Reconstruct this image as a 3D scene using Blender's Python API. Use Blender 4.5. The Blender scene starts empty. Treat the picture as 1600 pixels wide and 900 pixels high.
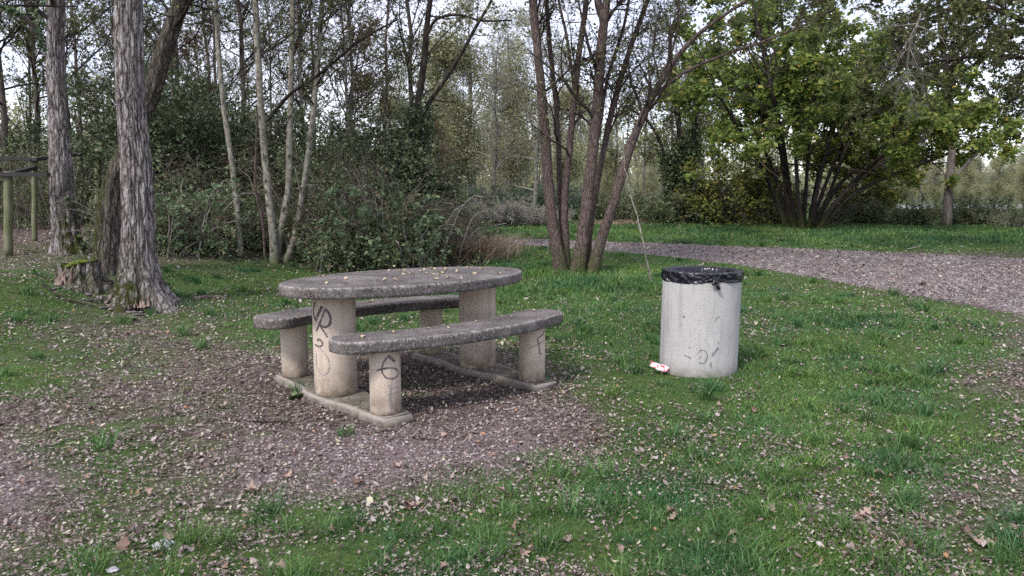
import bpy, math, random
import numpy as np
from mathutils import Vector
random.seed(7)
RNG = np.random.default_rng(11)
PI = math.pi
C = bpy.context.scene
COL = C.collection

# ------------------------------------------------------------------ camera, world, sun, exposure
F, PITCH, CAMH = 1155.7, math.radians(6.808), 1.40
cam_d = bpy.data.cameras.new('camera')
cam_d.sensor_width = 36; cam_d.lens = 36 * F / 1600
cam_d.clip_start = 0.05; cam_d.clip_end = 3000
cam = bpy.data.objects.new('camera', cam_d); COL.objects.link(cam)
cam.location = (0, 0, CAMH); cam.rotation_euler = (PI/2 - PITCH, 0, 0)
C.camera = cam
C.view_settings.view_transform = 'Standard'; C.view_settings.look = 'None'
C.view_settings.gamma = 1; C.view_settings.use_curve_mapping = False
C.view_settings.exposure = 1.5
C.cycles.use_denoising = False; C.cycles.max_bounces = 6; C.cycles.diffuse_bounces = 3; C.cycles.glossy_bounces = 2
C.cycles.transmission_bounces = 3; C.cycles.caustics_reflective = False; C.cycles.caustics_refractive = False

SUN_EL, SUN_AZ = math.radians(48), math.radians(215)      # azimuth clockwise from +Y
w = bpy.data.worlds.new('World'); C.world = w; w.use_nodes = True
nt = w.node_tree; nt.nodes.clear()
def N(tree, t, **k):
    n = tree.nodes.new(t)
    for a, b in k.items(): setattr(n, a, b)
    return n
out = N(nt, 'ShaderNodeOutputWorld')
sky = N(nt, 'ShaderNodeTexSky', sky_type='NISHITA', sun_disc=False)
sky.sun_elevation = SUN_EL; sky.sun_rotation = SUN_AZ
b1 = N(nt, 'ShaderNodeBackground'); b1.inputs[1].default_value = 0.05
nt.links.new(sky.outputs[0], b1.inputs[0])
tc = N(nt, 'ShaderNodeTexCoord'); mp = N(nt, 'ShaderNodeMapping'); mp.inputs['Scale'].default_value = (1, 1, 3.2)
nz = N(nt, 'ShaderNodeTexNoise'); nz.inputs['Scale'].default_value = 1.9; nz.inputs['Detail'].default_value = 6; nz.inputs['Roughness'].default_value = .55
rp = N(nt, 'ShaderNodeValToRGB')
e = rp.color_ramp.elements
e[0].position = .36; e[0].color = (.50, .57, .78, 1)
e[1].position = .62; e[1].color = (.92, .83, .90, 1)
x = e.new(.48); x.color = (.80, .75, .86, 1)
b2 = N(nt, 'ShaderNodeBackground'); b2.inputs[1].default_value = 0.43
ad = N(nt, 'ShaderNodeAddShader')
nt.links.new(tc.outputs['Generated'], mp.inputs[0]); nt.links.new(mp.outputs[0], nz.inputs[0])
nt.links.new(nz.outputs[0], rp.inputs[0]); nt.links.new(rp.outputs[0], b2.inputs[0])
nt.links.new(b1.outputs[0], ad.inputs[0]); nt.links.new(b2.outputs[0], ad.inputs[1]); nt.links.new(ad.outputs[0], out.inputs[0])

sd = bpy.data.lights.new('sun', 'SUN'); sd.energy = 1.5; sd.angle = math.radians(12); sd.color = (1, .95, .9)
so = bpy.data.objects.new('sun', sd); COL.objects.link(so)
sv = Vector((math.sin(SUN_AZ)*math.cos(SUN_EL), math.cos(SUN_AZ)*math.cos(SUN_EL), math.sin(SUN_EL)))
so.rotation_euler = sv.to_track_quat('Z', 'Y').to_euler(); so.location = (0, 0, 30)

# ------------------------------------------------------------------ noise, terrain, projection
def vn(p):                                                 # value noise, p (N,3) -> (N,)
    p = np.asarray(p, float); i = np.floor(p).astype(np.int64); f = p - i; f = f*f*(3-2*f)
    def hsh(a, b, c):
        n = (a*374761393 + b*668265263 + c*2147483647*3) & 0x7fffffff
        n = ((n ^ (n >> 13)) * 1274126177) & 0x7fffffff
        n = ((n ^ (n >> 16)) * 668265263) & 0x7fffffff
        return (n & 0xffff) / 65535.0
    r = 0
    for dx in (0, 1):
        for dy in (0, 1):
            for dz in (0, 1):
                wt = (f[:, 0] if dx else 1-f[:, 0])*(f[:, 1] if dy else 1-f[:, 1])*(f[:, 2] if dz else 1-f[:, 2])
                r = r + wt*hsh(i[:, 0]+dx, i[:, 1]+dy, i[:, 2]+dz)
    return r
def n2(x, y, s, o=0.):
    x = np.atleast_1d(np.asarray(x, float)); y = np.atleast_1d(np.asarray(y, float))
    return vn(np.stack([x*s+o*7.3+50, y*s+o*3.1+50, np.full(x.shape, o+.5)], 1))
def S(t): t = np.clip(t, 0, 1); return t*t*(3-2*t)
def terrain(x, y):
    x = np.atleast_1d(np.asarray(x, float)); y = np.atleast_1d(np.asarray(y, float))
    z = .55*S((y-7)/16) + .36*S((y-5.5)/6.5)*S((-2.4-x)/4.5)
    z = z + .38*S((y-5.4)/2.4)*S((-4.1-x)/1.7)*S((10.5-y)/2.5)*(.75+.5*n2(x, y, .9, 6))+.10*S((-3.6-x)/1.2)*(n2(x, y, 2.1, 7)-.5)*S((y-5)/1)*S((11-y)/2)
    fade = S((60-np.hypot(x, y))/40)
    tb = S((np.hypot(x+.77, y-5.6)-1.8)/1.5)*S((np.hypot(x-1.75, y-6.1)-.6)/.8)
    z = z + fade*tb*(.07*(n2(x, y, .45, 1)-.5) + .035*(n2(x, y, 1.3, 2)-.5))
    z = z - .020*S((3.2-np.hypot(x+.77, y-5.6))/1.2)
    z = z + .16*fade*S((-3-x)/1.5)*(n2(x, y, .8, 5)-.4)*S((y-6)/2)
    return z
def H(x, y): return float(terrain(x, y)[0])
def proj(x, y, z):
    d = y*math.cos(PITCH)-(z-CAMH)*math.sin(PITCH); up = y*math.sin(PITCH)+(z-CAMH)*math.cos(PITCH)
    d = np.where(np.abs(d) < .05, .05, d)
    return 800+F*x/d, 450-F*up/d
def ray(u, v):
    a = (u-800)/F; b = -(v-450)/F
    return np.array([a, math.cos(PITCH)+b*math.sin(PITCH), -math.sin(PITCH)+b*math.cos(PITCH)])
def P(u, v, y):                                            # point on the sight line at distance y
    r = ray(u, v); return np.array([0, 0, CAMH]) + r*(y/r[1])
def G(u, v):                                               # where that sight line meets the ground
    r = ray(u, v); t0, t1 = .5, 300.
    ts = np.geomspace(1, 300, 700); q = np.array([0, 0, CAMH])+ts[:, None]*r
    s = q[:, 2]-terrain(q[:, 0], q[:, 1]); k = np.argmax(s < 0)
    if s[k] >= 0: return q[-1]
    a, b = ts[k-1], ts[k]
    for _ in range(25):
        m = (a+b)/2; p = np.array([0, 0, CAMH])+m*r
        if p[2] > H(p[0], p[1]): a = m
        else: b = m
    return np.array([0, 0, CAMH])+a*r

# ------------------------------------------------------------------ materials
def mat(name, rough=.85, spec=.2):
    m = bpy.data.materials.new(name); m.use_nodes = True; t = m.node_tree
    b = t.nodes['Principled BSDF']; b.inputs['Roughness'].default_value = rough
    b.inputs['Specular IOR Level'].default_value = spec
    return m, t, b
def tcoord(t, scale=(1, 1, 1), which='Object'):
    c = N(t, 'ShaderNodeTexCoord'); m = N(t, 'ShaderNodeMapping'); m.inputs['Scale'].default_value = scale
    t.links.new(c.outputs[which], m.inputs[0]); return m.outputs[0]
def noise(t, vec, scale, detail=4, rough=.6, dist=0):
    n = N(t, 'ShaderNodeTexNoise'); n.inputs['Scale'].default_value = scale; n.inputs['Detail'].default_value = detail
    n.inputs['Roughness'].default_value = rough; n.inputs['Distortion'].default_value = dist
    if vec is not None: t.links.new(vec, n.inputs[0])
    return n.outputs[0]
def voro(t, vec, scale, out='Distance', feature='F1'):
    n = N(t, 'ShaderNodeTexVoronoi', feature=feature); n.inputs['Scale'].default_value = scale
    if vec is not None: t.links.new(vec, n.inputs[0])
    return n.outputs[out]
def ramp(t, fac, stops):
    r = N(t, 'ShaderNodeValToRGB'); e = r.color_ramp.elements
    while len(e) > 1: e.remove(e[-1])
    e[0].position = stops[0][0]; c = stops[0][1]; e[0].color = (*c, 1) if not isinstance(c, float) else (c, c, c, 1)
    for p_, c in stops[1:]:
        q = e.new(p_); q.color = (*c, 1) if not isinstance(c, float) else (c, c, c, 1)
    if fac is not None: t.links.new(fac, r.inputs[0])
    return r.outputs[0]
def mix(t, fac, a, b, mode='MIX'):
    m = N(t, 'ShaderNodeMix', data_type='RGBA', blend_type=mode)
    for s, v in ((0, fac), (6, a), (7, b)):
        if isinstance(v, (int, float)): m.inputs[s].default_value = v
        elif isinstance(v, tuple): m.inputs[s].default_value = (*v, 1)
        else: t.links.new(v, m.inputs[s])
    return m.outputs[2]
def mth(t, op, a, b=0.):
    m = N(t, 'ShaderNodeMath', operation=op)
    for i, v in ((0, a), (1, b)):
        if isinstance(v, (int, float)): m.inputs[i].default_value = v
        else: t.links.new(v, m.inputs[i])
    return m.outputs[0]
def bump(t, b, h, strength=.5, dist=.01):
    n = N(t, 'ShaderNodeBump'); n.inputs['Strength'].default_value = strength; n.inputs['Distance'].default_value = dist
    t.links.new(h, n.inputs['Height']); t.links.new(n.outputs[0], b.inputs['Normal'])
def attr(t, name):
    a = N(t, 'ShaderNodeAttribute'); a.attribute_name = name; return a.outputs['Fac']

def leaf_mat(name, cols, trans=.35, rough=.55, spec=.25, interp=True):
    m, t, b = mat(name, rough, spec)
    k = len(cols); st = [(i/(k-1), c) for i, c in enumerate(cols)]
    c = ramp(t, attr(t, 'tint'), st)
    t.links.new(c, b.inputs['Base Color'])
    if trans > 0:
        tr = N(t, 'ShaderNodeBsdfTranslucent'); mx = N(t, 'ShaderNodeMixShader'); mx.inputs[0].default_value = trans
        t.links.new(c, tr.inputs[0]); o = t.nodes['Material Output']
        t.links.new(b.outputs[0], mx.inputs[1]); t.links.new(tr.outputs[0], mx.inputs[2]); t.links.new(mx.outputs[0], o.inputs[0])
    return m
def furrow_mat(name, c0, c1, c2, moss, scale=20, stretch=.22, bd=.02):
    m, t, b = mat(name, .95, .1)
    wp = N(t, 'ShaderNodeVectorMath', operation='ADD'); v0 = tcoord(t)
    nn = N(t, 'ShaderNodeTexNoise'); nn.inputs['Scale'].default_value = 6; nn.inputs['Detail'].default_value = 4; t.links.new(v0, nn.inputs[0])
    sc = N(t, 'ShaderNodeVectorMath', operation='SCALE'); sc.inputs['Scale'].default_value = .10; t.links.new(nn.outputs['Color'], sc.inputs[0])
    t.links.new(v0, wp.inputs[0]); t.links.new(sc.outputs[0], wp.inputs[1])
    mp_ = N(t, 'ShaderNodeMapping'); mp_.inputs['Scale'].default_value = (1, 1, stretch); t.links.new(wp.outputs[0], mp_.inputs[0])
    cr_ = voro(t, mp_.outputs[0], scale, 'Distance', 'DISTANCE_TO_EDGE'); cr2 = voro(t, mp_.outputs[0], scale*2.3, 'Distance', 'DISTANCE_TO_EDGE')
    fn = noise(t, tcoord(t, (1, 1, .5)), 60, 5, .75)
    h_ = mth(t, 'ADD', mth(t, 'MINIMUM', mth(t, 'MULTIPLY', cr_, 2.6), .55), mth(t, 'ADD', mth(t, 'MINIMUM', mth(t, 'MULTIPLY', cr2, 1.2), .25), mth(t, 'MULTIPLY', fn, .35)))
    c = ramp(t, h_, [(.18, c0), (.45, c1), (.95, c2)])
    c = mix(t, ramp(t, noise(t, v0, 3.2, 5), [(.45, 0.), (.68, .6)]), c, tuple(q*1.35 for q in c1))
    mk = mth(t, 'MULTIPLY', attr(t, 'moss'), ramp(t, noise(t, v0, 7, 6, .7), [(.40, 0.), (.54, 1.)]))
    c = mix(t, mk, c, mix(t, fn, moss, tuple(q*2.4 for q in moss)))
    t.links.new(c, b.inputs['Base Color']); bump(t, b, h_, 1., bd)
    return m
def bark_mat(name, c0, c1, c2, vscale=7, stretch=.18, moss=None, bumpd=.02, lichen=None, bs=.9):
    m, t, b = mat(name, .95, .1)
    v = tcoord(t, (1, 1, stretch))
    n1 = noise(t, v, vscale, 8, .7, .4); n2_ = noise(t, tcoord(t), 2.3, 4)
    c = ramp(t, n1, [(.30, c0), (.5, c1), (.70, c2)])
    if lichen:
        c = mix(t, ramp(t, noise(t, tcoord(t, (1, 1, .6)), 16, 4), [(.55, 0.), (.64, 1.)]), c, lichen)
    if moss:
        mk = mth(t, 'MULTIPLY', attr(t, 'moss'), ramp(t, noise(t, tcoord(t), 9, 5), [(.35, 0.), (.5, 1.)]))
        c = mix(t, mk, c, mix(t, n2_, moss, tuple(q*2.1 for q in moss)))
    t.links.new(c, b.inputs['Base Color']); bump(t, b, n1, bs, bumpd)
    return m
M = {}
M['bark_grey'] = furrow_mat('bark_grey', (.022, .017, .016), (.125, .107, .102), (.35, .32, .312), (.024, .028, .008), 15, .19, .035)
M['bark_mossy'] = furrow_mat('bark_mossy', (.014, .012, .010), (.055, .047, .040), (.135, .115, .10), (.026, .032, .009), 17, .14, .03)
M['bark_brown'] = furrow_mat('bark_brown', (.018, .013, .011), (.068, .050, .045), (.155, .122, .11), (.03, .04, .01), 34, .16, .014)
M['bark_dark'] = bark_mat('bark_dark', (.010, .008, .007), (.030, .025, .022), (.07, .06, .052), 14, .2, (.03, .04, .01), .012)
M['bark_pale'] = bark_mat('bark_pale', (.06, .055, .045), (.17, .16, .13), (.33, .32, .27), 15, .7, (.05, .06, .02), .006, lichen=(.045, .04, .032))
M['bark_mid'] = bark_mat('bark_mid', (.04, .033, .03), (.11, .095, .085), (.22, .20, .18), 14, .3, (.03, .04, .01), .01)
M['twig_dark'] = bark_mat('twig_dark', (.02, .016, .014), (.04, .032, .029), (.075, .062, .055), 10, 1, bs=.1)
M['twig_brown'] = bark_mat('twig_brown', (.045, .035, .028), (.11, .088, .07), (.24, .20, .165), 5, 1, bs=.1)
M['twig_pale'] = bark_mat('twig_pale', (.12, .11, .10), (.25, .23, .205), (.42, .39, .355), 10, 1, bs=.1)
M['twig_grey'] = bark_mat('twig_grey', (.07, .065, .058), (.14, .13, .115), (.27, .255, .23), 8, 1, bs=.1)
M['leaf_evergreen'] = leaf_mat('leaf_evergreen', [(.034, .048, .024), (.060, .086, .040), (.10, .14, .066), (.18, .225, .115)], .28, .5, .3)
M['leaf_wood'] = leaf_mat('leaf_wood', [(.055, .065, .034), (.10, .12, .048), (.155, .19, .07), (.23, .22, .09)], .45)  # leaf tones lightened to stand in for haze in the wood
M['leaf_bramble'] = leaf_mat('leaf_bramble', [(.04, .065, .035), (.075, .12, .055), (.125, .185, .085), (.20, .25, .11), (.17, .12, .07)], .35, .45, .4)
M['leaf_hazel'] = leaf_mat('leaf_hazel', [(.055, .09, .03), (.11, .17, .045), (.19, .26, .065), (.32, .34, .085), (.50, .38, .09)], .5)
M['leaf_yellow'] = leaf_mat('leaf_yellow', [(.07, .10, .03), (.12, .16, .04), (.20, .22, .055), (.33, .28, .07)], .42)
M['leaf_willow'] = leaf_mat('leaf_willow', [(.20, .215, .11), (.29, .305, .16), (.38, .39, .21), (.47, .45, .26)], .45)
M['leaf_russet'] = leaf_mat('leaf_russet', [(.12, .07, .045), (.19, .11, .07), (.22, .16, .08)], .35)
M['leaf_green'] = leaf_mat('leaf_green', [(.08, .125, .07), (.13, .195, .105), (.20, .27, .14)], .4)
def hue_patches(m, a, b_, scale=1.1):
    t = m.node_tree; src = [l for l in t.links if l.to_socket.name in ('Base Color', 'Color') and l.from_node.type == 'VALTORGB']
    k = mix(t, ramp(t, noise(t, tcoord(t), scale, 5, .65), [(.36, 0.), (.64, 1.)]), a, b_)
    c = mix(t, 1., src[0].from_socket, k, 'MULTIPLY')
    for to in [l.to_socket for l in src]: t.links.new(c, to)
M['grass'] = leaf_mat('grass', [(.026, .060, .022), (.060, .130, .036), (.11, .205, .052), (.19, .29, .075), (.30, .27, .14)], .3, .5, .3)
hue_patches(M['grass'], (.62, .84, 1.15), (1.12, 1.04, .80))
M['straw'] = leaf_mat('straw', [(.16, .11, .075), (.28, .21, .15), (.42, .34, .25)], .25)
M['litter'] = leaf_mat('litter', [(.035, .022, .02), (.098, .070, .061), (.175, .136, .120), (.265, .22, .20), (.38, .335, .31), (.37, .355, .24), (.32, .17, .09)], .1, .6, .3)
M['dry_leaf'] = leaf_mat('dry_leaf', [(.13, .08, .06), (.22, .145, .115), (.31, .23, .19), (.34, .20, .11)], .1, .6, .3)
M['leaf_table'] = leaf_mat('leaf_table', [(.30, .20, .13), (.42, .33, .20), (.50, .45, .28)], .1, .6, .3)
M['pebble'] = leaf_mat('pebble', [(.06, .045, .045), (.13, .10, .10), (.21, .175, .175), (.36, .32, .32)], 0, .8)

def concrete_top():
    m, t, b = mat('weathered_concrete', .92, .15); v = tcoord(t)
    big = noise(t, v, 3.5, 6, .65, .6); fine = noise(t, v, 70, 3, .7); pit = voro(t, v, 75)
    c = ramp(t, big, [(.34, (.044, .039, .037)), (.5, (.088, .080, .076)), (.64, (.152, .14, .133))])
    c = mix(t, ramp(t, fine, [(.50, 0.), (.66, .75)]), c, (.28, .25, .235))
    c = mix(t, ramp(t, pit, [(.18, .9), (.34, 0.)]), c, (.028, .024, .024))
    # worn pale arris: attribute set along the upper edge; raw pitted rim face
    rimm = mth(t, 'MULTIPLY', attr(t, 'arris'), ramp(t, noise(t, v, 34, 5, .75), [(.46, 0.), (.62, .75)]))
    c = mix(t, rimm, c, (.38, .35, .325))
    c = mix(t, ramp(t, noise(t, tcoord(t, (1, 1, .25)), 26, 4), [(.56, 0.), (.7, .55)]), c, (.06, .055, .05))
    t.links.new(c, b.inputs['Base Color'])
    bump(t, b, mth(t, 'ADD', mth(t, 'MULTIPLY', fine, .6), mth(t, 'MULTIPLY', ramp(t, pit, [(.0, 0.), (.3, 1.)]), .5)), .8, .006)
    return m
def concrete_leg(name, base, stain, pits=48, dark=.8):
    m, t, b = mat(name, .88, .2); v = tcoord(t)
    n = noise(t, v, 5, 6, .6); fine = noise(t, v, 90, 2, .6); pit = voro(t, v, pits)
    c = mix(t, n, tuple(q*.80 for q in base), tuple(min(q*1.18, .9) for q in base))
    c = mix(t, ramp(t, fine, [(.35, 0.), (.65, .35)]), c, tuple(q*.72 for q in base))
    msk = ramp(t, noise(t, v, 11, 4, .7), [(.42, .08), (.62, 1.)])
    c = mix(t, mth(t, 'MULTIPLY', msk, ramp(t, pit, [(.16, dark), (.28, 0.)])), c, tuple(q*.28 for q in base))
    fp = ramp(t, noise(t, v, 130, 2, .5), [(.66, 0.), (.72, dark)])
    c = mix(t, fp, c, tuple(q*.3 for q in base))
    drip = ramp(t, noise(t, tcoord(t, (1, 1, .10)), 16, 4, .6), [(.50, 0.), (.70, .55)])
    c = mix(t, drip, c, tuple(q*.55 for q in stain) if False else tuple(q*.52 for q in base))
    st = mth(t, 'MULTIPLY', attr(t, 'stain'), ramp(t, noise(t, v, 12, 5, .65), [(.30, .15), (.58, 1.)]))
    c = mix(t, st, c, stain)
    t.links.new(c, b.inputs['Base Color'])
    bump(t, b, mth(t, 'ADD', fine, mth(t, 'MULTIPLY', ramp(t, pit, [(.0, 0.), (.16, 1.)]), 1.2)), .5, .003)
    return m
M['top'] = concrete_top()
M['leg'] = concrete_leg('beige_concrete', (.50, .42, .345), (.13, .10, .07))
M['slab'] = concrete_leg('base_concrete', (.27, .24, .21), (.055, .052, .034), 30, .6)
M['bin'] = concrete_leg('pale_concrete', (.39, .38, .37), (.14, .12, .09), 50, .85)
m, t, b = mat('black_plastic_film', .2, .4); t.links.new(ramp(t, noise(t, tcoord(t), 9, 3), [(.3, (.004, .004, .007)), (.7, (.012, .012, .018))]), b.inputs[0]); bump(t, b, noise(t, tcoord(t, (1, 1, 2.5)), 7, 2, .5, 1.), .35, .02); M['bag'] = m
m, t, b = mat('spray_paint', .7, .2); t.links.new(ramp(t, noise(t, tcoord(t), 26, 4), [(.35, (.035, .032, .035)), (.68, (.16, .14, .135))]), b.inputs[0]); M['spray'] = m
m, t, b = mat('faded_spray_paint', .8, .2); t.links.new(ramp(t, noise(t, tcoord(t), 30, 4), [(.40, (.20, .18, .175)), (.56, (.36, .32, .29))]), b.inputs[0]); M['faded'] = m
m, t, b = mat('worn_spray_paint', .8, .2); t.links.new(ramp(t, noise(t, tcoord(t), 34, 4), [(.42, (.10, .09, .09)), (.60, (.30, .285, .28))]), b.inputs[0]); M['spray2'] = m
m, t, b = mat('printed_foil', .4, .5); t.links.new(ramp(t, noise(t, tcoord(t), 24, 2), [(.50, (.55, .54, .57)), (.54, (.50, .06, .07)), (.60, (.50, .08, .08)), (.64, (.52, .5, .56))]), b.inputs[0]); M['foil'] = m
m, t, b = mat('pale_stone', .8, .3); n_ = noise(t, tcoord(t), 20, 5); t.links.new(ramp(t, n_, [(.3, (.26, .255, .27)), (.7, (.46, .45, .47))]), b.inputs[0]); bump(t, b, n_, .4, .01); M['stone'] = m
def wood_mat(name, c0, c1, moss):
    m, t, b = mat(name, .9, .15); n = noise(t, tcoord(t, (1, 1, .07)), 40, 6, .7)
    c = ramp(t, n, [(.3, c0), (.7, c1)])
    c = mix(t, ramp(t, noise(t, tcoord(t), 5, 5), [(.42, 0.), (.62, .8)]), c, moss)
    t.links.new(c, b.inputs[0]); bump(t, b, n, .5, .006); return m
M['post'] = wood_mat('mossy_wood', (.09, .09, .055), (.21, .205, .14), (.085, .11, .04))
M['beam'] = wood_mat('dark_wood', (.018, .016, .018), (.06, .055, .058), (.03, .035, .03))
M['rotwood'] = wood_mat('bare_rotten_wood', (.09, .06, .045), (.34, .27, .225), (.05, .035, .025))

def ground_mat():
    m, t, b = mat('earth_and_grass', .95, .1); v = tcoord(t)
    g = attr(t, 'grass'); gr = attr(t, 'gravel')
    fine = noise(t, v, 55, 5, .75); mid = noise(t, v, 7, 6, .7); cell = voro(t, v, 34, 'Color'); cell2 = voro(t, v, 75, 'Color')
    litter = ramp(t, cell, [(.1, (.034, .023, .021)), (.4, (.092, .068, .058)), (.65, (.172, .138, .12)), (.9, (.28, .24, .215))])
    litter = mix(t, ramp(t, fine, [(.4, .1), (.7, .8)]), litter, (.05, .036, .033))
    gravel = ramp(t, cell2, [(.1, (.07, .052, .052)), (.45, (.14, .11, .11)), (.7, (.19, .158, .158)), (.95, (.30, .26, .262))])
    gravel = mix(t, ramp(t, mid, [(.4, .0), (.62, .8)]), gravel, (.115, .082, .078))
    turf = ramp(t, noise(t, v, 30, 6, .8), [(.3, (.014, .020, .009)), (.46, (.040, .070, .018)), (.62, (.070, .11, .028)), (.76, (.13, .11, .07))])
    gm = ramp(t, mth(t, 'ADD', gr, mth(t, 'MULTIPLY', mth(t, 'SUBTRACT', mid, .5), 1.6)), [(.25, 0.), (.8, .9)])
    tm = ramp(t, mth(t, 'ADD', g, mth(t, 'MULTIPLY', mth(t, 'SUBTRACT', noise(t, v, 3.5, 6, .7), .5), 1.2)), [(.22, 0.), (.58, 1.)])
    c = mix(t, tm, mix(t, gm, litter, gravel), turf)
    t.links.new(c, b.inputs[0]); bump(t, b, mth(t, 'ADD', fine, cell), .8, .015)
    return m
M['ground'] = ground_mat()
m, t, b = mat('road_grit', .92, .15); v = tcoord(t)
c = ramp(t, voro(t, v, 26, 'Color'), [(.1, (.06, .05, .047)), (.5, (.145, .126, .12)), (.95, (.32, .29, .28))])
c = mix(t, ramp(t, noise(t, v, 1.3, 5), [(.42, 0.), (.6, .6)]), c, (.085, .068, .066))
t.links.new(c, b.inputs[0]); bump(t, b, voro(t, v, 26), .7, .02); M['road'] = m
m, t, b = mat('lake_water', .12, .5); b.inputs[0].default_value = (.10, .12, .14, 1); bump(t, b, noise(t, tcoord(t), .8, 4), .2, .05); M['water'] = m
m, t, b = mat('hazy_hill', 1, 0); t.links.new(ramp(t, noise(t, tcoord(t), .05, 5), [(.4, (.035, .05, .045)), (.6, (.06, .075, .06))]), b.inputs[0]); M['hill'] = m

# ------------------------------------------------------------------ mesh helpers
class MB:
    def __init__(s): s.v = []; s.f = []; s.n = 0; s.at = {}; s.names = set()
    def add(s, v, faces, mi=0, **at):
        v = np.asarray(v, float).reshape(-1, 3)
        for f in (faces if isinstance(faces, list) else [faces]):
            f = np.asarray(f, np.int64)
            if f.size: s.f.append((f+s.n, mi))
        s.v.append(v)
        for k, a in at.items(): s.at.setdefault(k, []).append((s.n, np.broadcast_to(np.asarray(a, float), (len(v),))))
        s.n += len(v)
    def mesh(s, name, mats, smooth=True):
        me = bpy.data.meshes.new(name)
        V = np.concatenate(s.v) if s.v else np.zeros((0, 3))
        lv = np.concatenate([f.ravel() for f, _ in s.f]); tot = np.concatenate([np.full(len(f), f.shape[1]) for f, _ in s.f])
        mi = np.concatenate([np.full(len(f), i) for f, i in s.f])
        me.vertices.add(len(V)); me.vertices.foreach_set('co', V.astype(np.float32).ravel())
        me.loops.add(len(lv)); me.loops.foreach_set('vertex_index', lv.astype(np.int32))
        me.polygons.add(len(tot)); st = np.concatenate([[0], np.cumsum(tot)[:-1]])
        me.polygons.foreach_set('loop_start', st.astype(np.int32)); me.polygons.foreach_set('loop_total', tot.astype(np.int32))
        for mt in (mats if isinstance(mats, (list, tuple)) else [mats]): me.materials.append(mt)
        me.polygons.foreach_set('material_index', mi.astype(np.int32))
        me.polygons.foreach_set('use_smooth', np.full(len(tot), smooth))
        for k, lst in s.at.items():
            a = np.zeros(len(V), np.float32)
            for st_, q in lst: a[st_:st_+len(q)] = q
            me.attributes.new(k, 'FLOAT', 'POINT').data.foreach_set('value', a)
        me.update(calc_edges=True)
        return me
    def obj(s, name, mats, parent=None, smooth=True, loc=None):
        """links the collected shape as ONE object; loc = origin the world coordinates are taken relative to"""
        o = bpy.data.objects.new(name, None if False else s.mesh(name, mats, smooth)); COL.objects.link(o)
        if loc is not None:
            o.data.transform(__import__('mathutils').Matrix.Translation(-Vector(loc)))
            if parent is None: o.location = Vector(loc)
        if parent is not None: o.parent = parent
        return o
def tag(o, label, cat, group=None):
    o['label'] = label; o['category'] = cat
    if group: o['group'] = group
    return o
def root(name, loc, label, cat, group=None, rz=0):
    o = bpy.data.objects.new(name, None); COL.objects.link(o); o.location = Vector([float(q) for q in loc]); o.rotation_euler.z = rz
    o.empty_display_size = .2
    return tag(o, label, cat, group)
def nrm(a): return a/np.maximum(np.linalg.norm(a, axis=-1, keepdims=True), 1e-9)
def tubes(mb, Pt, R, sides=3, mi=0, **at):
    """Pt (N,K,3), R (N,K)"""
    Pt = np.asarray(Pt, float); R = np.asarray(R, float)
    Nn, K = R.shape
    if Nn == 0: return
    T = np.gradient(Pt, axis=1); T = nrm(T)
    ref = np.zeros((Nn, 1, 3)); av = np.abs(T.mean(1)); k = av.argmin(1); ref[np.arange(Nn), 0, k] = 1
    U = nrm(np.cross(T, np.broadcast_to(ref, T.shape))); Vv = np.cross(T, U)
    a = np.linspace(0, 2*PI, sides, endpoint=False)
    ring = Pt[:, :, None, :] + R[:, :, None, None]*(np.cos(a)[None, None, :, None]*U[:, :, None, :] + np.sin(a)[None, None, :, None]*Vv[:, :, None, :])
    idx = np.arange(Nn*K*sides).reshape(Nn, K, sides)
    A = idx[:, :-1]; B = idx[:, 1:]
    f = np.stack([A, np.roll(A, -1, 2), np.roll(B, -1, 2), B], -1).reshape(-1, 4)
    at2 = {k_: np.broadcast_to(np.asarray(v_, float)[..., None] if np.ndim(v_) == 2 else np.asarray(v_, float), (Nn, K, sides)).ravel() for k_, v_ in at.items()}
    mb.add(ring.reshape(-1, 3), f, mi, **at2)
def samp(Pt, R, i, tt):
    K = Pt.shape[1]; q = np.clip(tt, 0, 1)*(K-1); j = np.minimum(q.astype(int), K-2); f = (q-j)[:, None]
    p = Pt[i, j]*(1-f)+Pt[i, j+1]*f; r = R[i, j]*(1-f[:, 0])+R[i, j+1]*f[:, 0]
    return p, r, nrm(Pt[i, j+1]-Pt[i, j])
def grow(Pt, R, n, rng, t0=.2, t1=1., ln=1., ang=50, up=.3, wander=.25, K=5, rr=.6, droop=0., taper=.25, lvar=.5, tipshrink=.5):
    Nn = Pt.shape[0]; M_ = int(Nn*n)
    if n >= 1: i = np.repeat(np.arange(Nn), int(n))
    else: i = rng.integers(0, Nn, M_)
    M_ = len(i)
    tt = t0+(t1-t0)*rng.random(M_)
    p, r, T = samp(Pt, R, i, tt)
    az = nrm(np.cross(T, rng.normal(size=(M_, 3))))
    a = np.radians(ang)*(1+.35*rng.normal(size=M_))[:, None]
    d = nrm(T*np.cos(a)+az*np.sin(a)+np.array([0, 0, up]))
    L = ln*(1-lvar+2*lvar*rng.random(M_))*(1-tipshrink*tt)
    out_ = np.zeros((M_, K, 3)); out_[:, 0] = p
    for k in range(1, K):
        d = nrm(d+wander*rng.normal(size=(M_, 3))+np.array([0, 0, up*.15-droop*k/K]))
        out_[:, k] = out_[:, k-1]+d*(L/(K-1))[:, None]
    r0 = np.minimum(r*rr, r)
    Rr = r0[:, None]*np.linspace(1, taper, K)[None]
    return out_, Rr
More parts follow.
